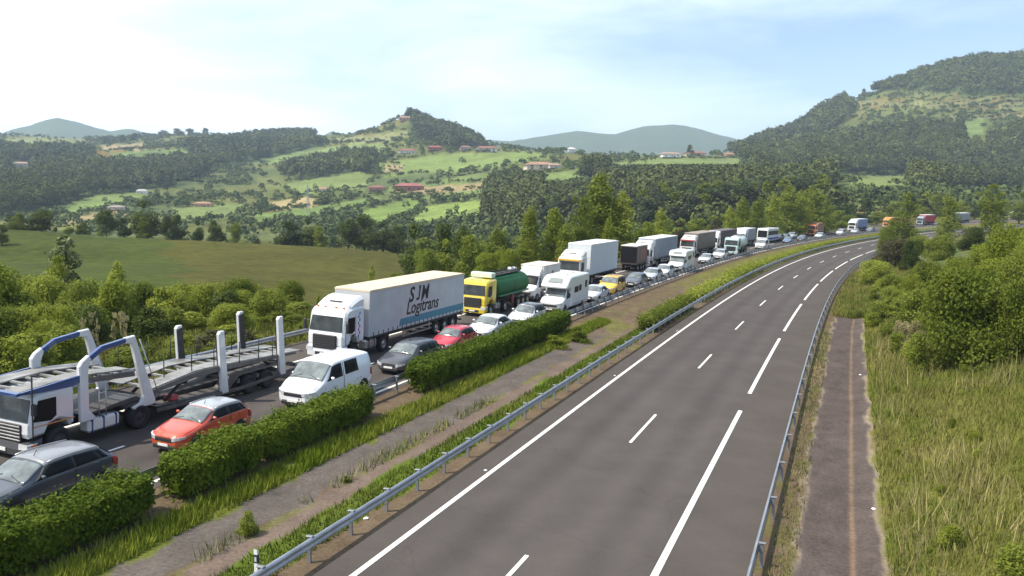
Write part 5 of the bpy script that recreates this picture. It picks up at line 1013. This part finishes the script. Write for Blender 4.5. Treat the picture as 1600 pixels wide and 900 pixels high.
    for sd in (1, -1): d.prism_x([(5.3, 1.38), (5.3, 1.41), (7.7, 1.68), (9.2, 1.66), (14.9, 1.36), (15.2, 1.20), (14.9, 1.32), (9.2, 1.62), (7.7, 1.64)], *sorted((sd*.38, sd*1.12)), .004)
    for y in np.arange(5.6, 14.6, .62): z = np.interp(y, [5.3, 7.7, 9.2, 14.5], [1.36, 1.62, 1.60, 1.34]); d.box(-W+.12, W-.12, y-.07, y+.07, z-.06, z+.01)
    d.build('trailer_deck', alu, e)
    d = MB()
    for sd in (1, -1):
        d.prism_x([(5.5, .42), (5.5, .56), (10.4, .46), (14.6, .60), (14.7, .48), (10.4, .30)], *sorted((sd*(W-.06), sd*(W+.01))), .01)
        d.prism_x([(5.6, .58), (5.6, .62), (9.6, .50), (10.3, 1.0), (13.2, 1.02), (15.1, .55), (15.1, .48), (13.2, .94), (10.4, .92), (9.7, .40)], *sorted((sd*.40, sd*1.10)), .004)
    for y in np.arange(5.9, 9.6, .7): d.box(-W+.06, W-.06, y-.06, y+.06, .40, .50)
    for y in (10.3, 11.6, 13.0, 14.4): d.box(-W+.06, W-.06, y-.06, y+.06, .62, .80)
    d.build('lower_deck', mat('lower_deck_grey', (.13, .12, .115), .6, .3, noise=.4, nscale=2), e)
    d = MB(); d.box(-.42, .42, 1.6, 5.6, .62, .90, .02); d.box(-.3, .3, 5.4, 10.8, .50, .72, .02); d.box(-1.1, 1.1, 3.9, 5.5, .96, 1.06, .01); d.box(-.4, .4, 10.4, 13.4, .5, .8, .02)
    for y in (1.15, 4.65, 11.0, 12.25): d.tube([(-1.0, y, .45), (1.0, y, .45)], .08, 8)
    d.build('chassis', M['chassis'], e)
    d = MB(); d.prism_x([(2.2, 1.02), (2.2, 1.10), (4.6, 1.28), (4.9, 1.10)], -W+.12, W-.12, .01); d.prism_x([(4.0, .90), (4.15, 1.05), (5.3, 1.05), (5.45, .72), (5.2, .98), (4.2, .98)], -W+.02, W-.02, .01); d.build('tractor_deck', mat('tractor_deck_dark', (.06, .058, .056), .6, noise=.3), e)
    for sd in (1, -1): c = MB(); c.tube([(sd*.9, 6.2, .7), (sd*.9, 7.6, 1.55)], .07, 8); c.tube([(sd*.9, 12.9, .9), (sd*.9, 11.9, 1.5)], .07, 8); c.build('lift_cylinder', M['dark'], e)
    c = MB(); c.box(.55, 1.0, 6.5, 6.9, .62, .82, .03); c.build('tool_bag', mat('bag_red', (.45, .08, .08), .7), e)
    for sd in (1, -1): t = MB(); t.box(*sorted((sd*.75, sd*1.1)), 15.1, 15.16, .45, .58, .01); t.build('tail_light', M['tail'], e)
car_carrier()

# ---- trucks, near to far
TXT = mat('lettering_black', (.012, .012, .014), .6)
t1 = tractor_trailer('white truck with a curtain trailer lettered in black above a teal stripe', 0, -18.0, (.76, .77, .78), (.50, .51, .525), (.64, .53, .38), hr=3.72, zt=4.0, Lt=13.2, s=40.6, sc=.94)
text_obj('S', 1.36, TXT, t1, (1.262, 2.75+4.75, 2.78), (0, 1, 0), (0, 0, 1), .22, .03, sx=1.05); text_obj('M', 1.36, TXT, t1, (1.262, 2.75+6.40, 2.78), (0, 1, 0), (0, 0, 1), .22, .03, sx=1.0)
m = MB(); m.plate([(1.262, 7.5+y+.22*z, 2.78+z) for y, z in ((1.02, .0), (1.34, .0), (1.44, .10), (1.44, .97), (1.18, .97), (1.18, .80), (1.26, .80), (1.26, .17), (1.02, .17))], (1, 0, 0), .006); m.build('lettering', TXT, t1)
text_obj('Logitrans', 1.22, TXT, t1, (1.262, 2.75+4.45, 1.98), (0, 1, 0), (0, 0, 1), .22, .014, sx=1.0)
teal = mat('teal_stripe', (.045, .22, .31), .5, noise=.08)
b = MB(); b.plate([(1.256, 2.75+3.6, 1.36), (1.256, 2.75+13.15, 1.36), (1.256, 2.75+13.15, 1.80), (1.256, 2.75+3.75, 1.80)], (1, 0, 0), .006); b.build('teal_stripe', teal, t1)
text_obj('SJM', .24, TXT, t1, (-.62, .285, 2.76), (1, 0, 0), (0, .32, .95), .2, .004); text_obj('Logitrans', .17, TXT, t1, (.02, .285, 2.77), (1, 0, 0), (0, .32, .95), .2, .0); text_obj('SJM', .28, TXT, t1, (1.245, .72, 1.42), (0, 1, 0), (0, 0, 1), .2, .004)
bs = mat('blue_pattern', (.05, .12, .45), .45); q = MB()
for i in range(8): q.box(1.24, 1.252, 1.52+(i % 2)*.12, 1.62+(i % 2)*.12, 1.35+i*.19, 1.52+i*.19)
q.build('blue_pattern', bs, t1)

t2 = place('tank_truck', 'yellow truck with a green tank and hoses on top behind the lettered trailer', 'truck', 0, -18.3, s=60.2); sz(t2, .90)
ye = paint('cab_yellow', (.74, .56, .035)); truck_cab(t2, ye, 3.25, None, None, None, W=1.22); chassis(t2, .6, 6.6, axles=(4.4,), tanks=(2.4, 3.3))
gm = mat('tank_green', (.012, .115, .030), .55, 0, .25, noise=.15, nscale=.8); m = MB(); rr_ = 1.02
ring = lambda y, k: [(math.cos(t)*1.22*k, y, 2.15+math.sin(t)*1.05*k) for t in np.linspace(0, 2*math.pi, 29)[:-1]]
sec = [(2.62, .3), (2.66, .82), (2.80, .96), (3.0, 1.0), (6.0, 1.0), (9.9, 1.0), (10.1, .96), (10.22, .82), (10.26, .3)]; V = [p_ for y, k in sec for p_ in ring(y, k)]; n = 28
m.add(V, [(i*n+j, i*n+(j+1) % n, (i+1)*n+(j+1) % n, (i+1)*n+j) for i in range(len(sec)-1) for j in range(n)]+[tuple(range(n)), tuple(range((len(sec)-1)*n, len(sec)*n))], True); m.build('tank', gm, t2)
for y in (6.35,):
    m = MB(); V = ring(y-.06, 1.015)+ring(y+.06, 1.015); m.add(V, [(j, (j+1) % n, n+(j+1) % n, n+j) for j in range(n)]+[tuple(range(n)), tuple(range(n, 2*n))]); m.build('tank_band', mat('band_dark_green', (.012, .07, .03), .5), t2)
m = MB(); m.box(1.05, 1.24, 3.0, 10.0, 1.42, 1.58, .03); m.box(-1.24, -1.05, 3.0, 10.0, 1.42, 1.58, .03); m.build('side_tray', mat('tray_green', (.03, .17, .08), .5), t2)
m = MB(); m.box(-.5, .5, 2.5, 9.4, 3.22, 3.27, .01); m.tube([(-.55, 2.3, 3.42), (-.55, 9.6, 3.42)], .05, 6); m.tube([(.55, 2.3, 3.42), (.55, 9.6, 3.42)], .05, 6)
for y in np.arange(2.6, 9.6, 1.1): m.bar((-.55, y, 3.2), (-.55, y, 3.42), .04); m.bar((.55, y, 3.2), (.55, y, 3.42), .04)
m.build('walkway', M['chassis'], t2)
m = MB(); m.lathe_x([(-.25, 0), (-.25, .22), (.25, .22), (.25, 0)], 0, 8.2, 3.42, 14); m.lathe_x([(-.2, 0), (-.2, .18), (.2, .18), (.2, 0)], 0, 9.1, 3.42, 14); m.build('hatch', M['alu'], t2)
m = MB(); m.box(-1.0, 1.0, 1.55, 2.35, 3.2, 3.62, .05); m.build('roof_box', mat('box_pale_green', (.55, .68, .58), .5), t2)
m = MB(); m.box(1.0, 1.2, 5.9, 6.4, .6, 1.4, .03); m.build('tool_locker', mat('locker_maroon', (.16, .03, .04), .6), t2)
chassis(t2, 5.6, 10.3, axles=(7.6, 8.75, 9.9), zf=1.15)

# white box van (light truck)
t3 = place('box_van', 'white delivery box van standing behind the yellow tank truck', 'truck', 816, -18.4); c = dict(CARS['van'], L=2.3, W=2.0, H=2.25, hood=1.38, nose=1.02, ws0=.95, ws1=1.6, r1=2.2, r0=2.28); B = Body(c); B.skin(M['white'], t3)
B.patch('windscreen', M['glass'], t3, 1.0, 1.58, 0, 2.5, 1, .012, 6, 4, across=True)
m = MB(); m.box(-1.12, 1.12, 2.12, 6.6, .95, 3.02, .04); m.build('box_body', M['cream'], t3); m = MB(); m.box(-1.14, 1.14, 2.08, 6.62, 2.98, 3.09, .03); m.build('roof', mat('van_roof', (.60, .54, .46), .7, noise=.15), t3)
m = MB(); m.prism_x([(1.55, 2.2), (1.6, 2.55), (2.08, 2.98), (2.1, 2.2)], -.98, .98, .08); m.build('wind_deflector', M['white'], t3)
m = MB(); m.box(1.121, 1.128, 2.9, 3.7, 1.5, 2.3); m.box(1.121, 1.128, 4.2, 4.7, 1.45, 2.5); m.build('side_print', mat('print_red', (.42, .12, .10), .6), t3)
m = MB(); m.box(-.72, .72, -.03, .05, .62, .86, .02); m.build('grille', M['dark'], t3); m = MB(); m.box(-.98, .98, -.06, .3, .28, .58, .05); m.build('bumper', M['dark'], t3); m = MB(); m.box(-.26, .26, -.08, -.062, .38, .49); m.build('number_plate', M['plate'], t3)
for sd in (1, -1):
    B.patch('side_window', M['glass'], t3, 1.4, 2.0, 3.95, 3.1, sd, .012, 5, 3, slant=(1.64, 2.0)); headlamp(B, t3, sd)
    m = MB(); m.box(*sorted((sd*1.02, sd*1.28)), 1.18, 1.34, 1.42, 1.8, .04); m.build('mirror', M['dark'], t3)
    for wy in (.95, 4.9): wheel(t3, sd*(.92 if wy < 2 else .88), wy, .36, .26, sd)
chassis(t3, 1.0, 6.5, W=1.05, rad=.36, zf=.92)

# white tractor with orange visor and tall white box
t4 = place('truck', 'white truck with an orange sun visor pulling a plain white box body', 'truck', 886, -18.6); sz(t4, 1.02); truck_cab(t4, M['white'], 3.75, paint('visor_orange', (.82, .45, .08)), mat('grille_grey', (.42, .43, .45), .5)); chassis(t4, .6, 6.2, axles=(4.4,), tanks=(2.5, 3.6))
box_trailer(t4, 3.3, 10.2, 1.27, 1.12, 4.3, mat('box_white', (.62, .65, .67), .5, noise=.06), mat('box_roof', (.72, .72, .72), .6), axn=2, side_bars=False, buckles=False)
m = MB()
for i in range(4): m.plate([(.35+i*.16, -.062, 1.02), (.43+i*.16, -.062, 1.02), (.55+i*.16, -.062, 1.5), (.47+i*.16, -.062, 1.5)], (0, -1, 0), .006)
m.build('warning_stripe', mat('stripe_red', (.5, .05, .05), .5), t4)
t5 = place('box_trailer', 'dark brown box trailer with reddish lettering between the white box and the grey curtain trailer', 'trailer', 981, -18.8); sz(t5, .88)
box_trailer(t5, 0, 5.7, 1.25, 1.1, 3.75, mat('trailer_brown', (.15, .10, .085), .6, noise=.2), mat('trailer_roof_pale', (.6, .58, .54), .6), axn=2, side_bars=False); m = MB(); m.box(-1.2, 1.2, -.02, -.01, 1.2, 3.55); m.build('front_panel', mat('panel_black', (.012, .012, .015), .9, 0, .1), t5)
m = MB()
for y in (2.2, 3.0, 3.8): m.plate([(1.256, y, 1.7), (1.256, y+.35, 1.7), (1.256, y+.5, 3.1), (1.256, y+.15, 3.1)], (1, 0, 0), .005)
m.build('side_print', mat('print_rust', (.40, .12, .08), .6), t5)
m = MB(); m.bar((-.4, .4, .75), (0, -1.6, .65), .12); m.bar((.4, .4, .75), (0, -1.6, .65), .12); m.tube([(-1, 1.2, .5), (1, 1.2, .5)], .08, 8); m.build('drawbar', M['chassis'], t5)
for sd in (1, -1): wheel(t5, sd*1.0, 1.2, .5, .34, sd, spokes=0, rimm=M['alu'])
tractor_trailer('white truck with a plain grey curtain trailer beside the second motorhome', 1000, -18.7, (.72, .73, .73), (.27, .29, .33), (.66, .67, .68), hr=3.85, zt=4.05)
tractor_trailer('truck with a red roofed white cab and brown trailer behind the grey curtain trailer', 1072, -18.8, (.62, .60, .60), (.17, .13, .10), (.28, .24, .2), hr=3.7, visor=paint('visor_red', (.55, .06, .05)))
tractor_trailer('white truck with a dark brown trailer, fifth articulated truck of the queue', 1110, -18.9, (.76, .77, .78), (.075, .055, .06), (.12, .1, .1), hr=3.9, zt=3.9)
tractor_trailer('white truck with a grey trailer behind the pale green tank truck', 1154, -19.0, (.76, .78, .80), (.30, .32, .34), (.55, .56, .58), hr=3.8, zt=3.7, Lt=7)
# coach
cb = place('coach', 'white coach with dark windows just before the three cars in the truck lane', 'coach', 1190, -18.6); m = MB(); m.prism_x([(.0, .4), (.0, 1.2), (.15, 2.9), (.4, 3.2), (10.5, 3.2), (10.7, 3.0), (10.7, .4)], -1.22, 1.22, .12); m.build('body', M['white'], cb)
m = MB(); m.plate([(-1.05, -.02, 1.25), (1.05, -.02, 1.25), (1.0, .12, 2.75), (-1.0, .12, 2.75)], (0, -1, .05), .02); m.build('windscreen', M['glass'], cb)
for sd in (1, -1):
    m = MB(); m.box(*sorted((sd*1.215, sd*1.235)), .5, 10.2, 1.7, 2.6); m.build('side_window', M['glass'], cb); m = MB(); m.box(*sorted((sd*1.215, sd*1.23)), .4, 10.3, .7, 1.1); m.build('side_stripe', mat('stripe_violet', (.06, .05, .3), .5), cb)
    for y in (2.4, 8.2): wheel(cb, sd*1.05, y, .48, .3, sd, spokes=0)
    m = MB(); m.box(*sorted((sd*.6, sd*1.1)), -.04, .02, .6, .85, .02); m.build('headlight', M['lamp'], cb)
# pale green tank truck in the car lane
tk = place('tank_truck', 'pale green truck with a round white tank in the car lane', 'truck', 1141, -14.0); pg = paint('cab_pale_green', (.42, .56, .56)); truck_cab(tk, pg, 3.2, None, None, W=1.22); chassis(tk, .6, 8.6, axles=(4.0, 6.3, 7.6), zf=1.1)
m = MB(); V = [(math.cos(t)*1.2*k, y, 2.25+math.sin(t)*1.08*k) for y, k in ((2.5, .3), (2.55, .85), (2.75, 1.0), (7.9, 1.0), (8.3, .85), (8.5, .3)) for t in np.linspace(0, 2*math.pi, 29)[:-1]]
m.add(V, [(i*28+j, i*28+(j+1) % 28, (i+1)*28+(j+1) % 28, (i+1)*28+j) for i in range(5) for j in range(28)]+[tuple(range(28)), tuple(range(140, 168))], True); m.build('tank', mat('tank_white', (.62, .70, .68), .3, noise=.05), tk)
m = MB(); m.box(-.4, .4, 3.0, 7.8, 3.33, 3.38); m.tube([(.45, 3, 3.6), (.45, 7.8, 3.6)], .03, 6)
for y in (3, 4.2, 5.4, 6.6, 7.8): m.bar((.45, y, 3.3), (.45, y, 3.6), .03)
m.build('walkway', M['alu'], tk); m = MB(); m.box(.8, 1.22, 3.0, 8.2, 1.02, 1.3, .02); m.box(-1.22, -.8, 3.0, 8.2, 1.02, 1.3, .02); m.build('mudguard', M['dark'], tk)
# far trucks on the bend
t9 = place('truck', 'orange tipper truck loaded high with brown material on the bend', 'truck', 1266, -18.6); og = paint('cab_orange', (.62, .17, .05)); truck_cab(t9, og, 3.0, None, None); chassis(t9, .6, 8.2, axles=(4.6, 6.0, 7.3), tanks=(2.4, 3.3)); m = MB(); m.box(-1.25, 1.25, 2.4, 8.4, 1.1, 3.0, .05); m.build('tipper_body', mat('tipper_rust', (.36, .17, .11), .7, noise=.25), t9); m = MB(); m.prism_x([(2.5, 2.9), (3.0, 3.4), (7.6, 3.5), (8.3, 2.9)], -1.2, 1.2, .2); m.build('load', mat('load_brown', (.27, .16, .10), .9, noise=.4), t9)
tractor_trailer('white cabbed truck with a blue grey trailer on the bend', 1330, -18.6, (.76, .78, .80), (.20, .25, .42), (.50, .54, .60), hr=3.7, zt=3.85, Lt=10)
tractor_trailer('second orange truck, half hidden behind the olive green tree', 1384, -18.6, (.80, .27, .05), (.45, .17, .06), (.5, .3, .2), hr=3.8, zt=3.6, Lt=10)
tractor_trailer('red trailer truck with a pale stripe glimpsed between the trees', 1436, -18.4, (.25, .3, .32), (.42, .03, .06), (.72, .68, .66), hr=3.5, zt=3.95, Lt=9.2)
tractor_trailer('grey trailer truck with a white roof glimpsed between the trees', 1484, -18.4, (.7, .72, .72), (.26, .30, .31), (.74, .76, .74), hr=3.4, zt=4.0, Lt=13)
tractor_trailer('white and yellow truck at the right edge of the picture behind the bushes', 1580, -18.4, (.76, .76, .76), (.66, .56, .30), (.75, .7, .6), hr=3.6, zt=3.9, Lt=11)
# ---------------------------------------------------------------- farmhouses across the valley
def house(label, uq, vq, wpx, roofc=(.36, .15, .095), wallc=(.62, .57, .50), dpx=None, hpx=None, rr=None, cat='house', yaw=.2, name='house', wing=False):
    rr = rr or r_at(uq, vq) or 800; x = (uq-800)/F*rr; z = Z_at(x, rr); W = wpx*rr/F; D = W*.62; Hh = (hpx or wpx*.32)*rr/F*.58; e = empty(name, (x, rr, z-.3), (0, 0, yaw), label, cat)
    m = MB(); m.box(-W/2, W/2, -D/2, D/2, 0, Hh); m.build('wall', mat('house_wall', wallc, .9, noise=.12, nscale=.4), e); rh = Hh*.62; ov = W*.05
    m = MB(); m.add([(-W/2-ov, -D/2-ov, Hh), (W/2+ov, -D/2-ov, Hh), (W/2+ov, D/2+ov, Hh), (-W/2-ov, D/2+ov, Hh), (-W/2+D*.35, 0, Hh+rh), (W/2-D*.35, 0, Hh+rh)], [(0, 1, 5, 4), (1, 2, 5), (2, 3, 4, 5), (3, 0, 4), (3, 2, 1, 0)]); ro = m.build('roof', mat('roof_tiles', roofc, .9, noise=.25, nscale=.6), e)
    m = MB(); m.box(W*.18, W*.18+W*.06, -.1*D, .02*D, Hh+rh*.3, Hh+rh*1.2); m.build('chimney', mat('chimney_brick', (.4, .25, .2), .9), ro)
    for k in range(3):
        for fl in ((.18, .62) if Hh > 4.5 else (.3,)):
            xx = -W*.32+k*W*.32; m = MB(); m.box(xx-W*.05, xx+W*.05, -D/2-.06, -D/2+.02, Hh*fl, Hh*(fl+.24)); m.build('window', M['glass'], e)
    m = MB(); m.box(W*.08, W*.16, -D/2-.05, -D/2+.02, 0, Hh*.4); m.build('door', mat('door_brown', (.12, .07, .04), .7), e)
    return e
for a in HOUSES:
    house(*a[:6], hpx=max(a[3]*.30, 8))
# power pole on the pastures
rr = r_at(483, 340) or 600; x = (483-800)/F*rr; z = Z_at(x, rr); e = empty('power_pylon', (x, rr, z), label='thin grey lattice power pylon standing in the pastures', cat='pylon'); H = 46*rr/F; m = MB()
for sx, sy in ((-1, -1), (1, -1), (1, 1), (-1, 1)): m.bar((sx*H*.05, sy*H*.05, 0), (sx*H*.008, sy*H*.008, H), .2)
for k in range(7):
    t0, t1 = k/7, (k+1)/7; w0, w1 = H*(.05-.042*t0), H*(.05-.042*t1); m.bar((-w0, -w0, H*t0), (w1, -w1, H*t1), .12); m.bar((w0, -w0, H*t0), (-w1, -w1, H*t1), .12)
m.build('lattice_mast', M['galv'], e); m = MB()
for q in (.8, .92): m.bar((-H*.11, 0, H*q), (H*.11, 0, H*q), .25)
m.build('cross_arm', M['galv'], e)
# delineator post, bottom left of the median rail
s_, o_ = min(((a_, b_) for a_ in np.arange(14, 21, .1) for b_ in np.arange(-6.6, -5.2, .1)), key=lambda q: (lambda t: abs(t[0]-403)+abs(t[1]-880))(project(wpt(q[0], q[1], .98)))); w = wpt(s_, o_); dl = empty('delineator_post', tuple(w), (0, 0, -head(20)), 'white delineator post with a black band beside the median guardrail', 'road post'); m = MB(); m.prism_x([(-.03, 0), (-.03, .98), (.03, .93), (.03, 0)], -.06, .06, .01); m.build('post', M['white'], dl); m = MB(); m.box(-.062, .062, -.033, .033, .62, .84); m.build('black_band', M['dark'], dl); m = MB(); m.box(-.03, .03, -.038, -.032, .66, .78); m.build('reflector', M['lamp'], dl)
# road studs along the left edge line
for k, q in enumerate((30.0, 48.0, 66.0)):
    w = wpt(q, -3.78, .014); e = empty('road_stud', tuple(w), (0, 0, -head(q)), ['white road stud beside the edge line, nearest of three', 'white road stud beside the edge line, middle one', 'white road stud beside the edge line, farthest of three'][k], 'road stud'); m = MB(); m.prism_x([(-.05, 0), (-.03, .03), (.03, .03), (.05, 0)], -.06, .06, .012); m.build('stud', M['white'], e); m = MB(); m.box(-.045, .045, -.052, -.04, .008, .022); m.build('reflector', M['lamp'], e)
# litter
for k, (q, o_, lab) in enumerate([(64.5, -9.6, 'larger white scrap of litter on the bare median'), (62.6, -9.3, 'smaller white scrap of litter on the bare median'), (33.5, 9.25, 'white scrap of litter at the outer edge of the ditch'), (58, 9.1, 'crumpled white paper farther along the ditch edge'), (24.2, -5.2, 'white paper scrap under the median guardrail')]):
    w = wpt(q, o_, .01); m = MB(); rg = random.Random(k); m.add([(rg.uniform(-.14, -.05), -.1, .0), (.12, rg.uniform(-.12, -.06), .03), (.14, .09, .01), (.01, .13, .06), (-.13, .07, .02), (.0, .0, .09)], [(0, 1, 5), (1, 2, 5), (2, 3, 5), (3, 4, 5), (4, 0, 5), (4, 3, 2, 1, 0)])
    lo = m.build('litter', M['plate'], None, tuple(w)); lo.scale = (.6, .6, .6); tag(lo, lab, 'litter')
# ---------------------------------------------------------------- haze
hb = MB(); hb.box(-9000, 9000, -3000, 9000, -50, 520)
hm_ = bpy.data.materials.new('haze'); hm_.use_nodes = True; ht = hm_.node_tree; ht.nodes.clear(); ho = ht.nodes.new('ShaderNodeOutputMaterial'); hv = ht.nodes.new('ShaderNodeVolumePrincipled')
hv.inputs['Color'].default_value = (.66, .82, 1.0, 1); hv.inputs['Density'].default_value = HAZE; hv.inputs['Anisotropy'].default_value = .0
ht.links.new(hv.outputs[0], ho.inputs['Volume']); hz_o = hb.build('haze', hm_); tag(hz_o, kind='stuff')
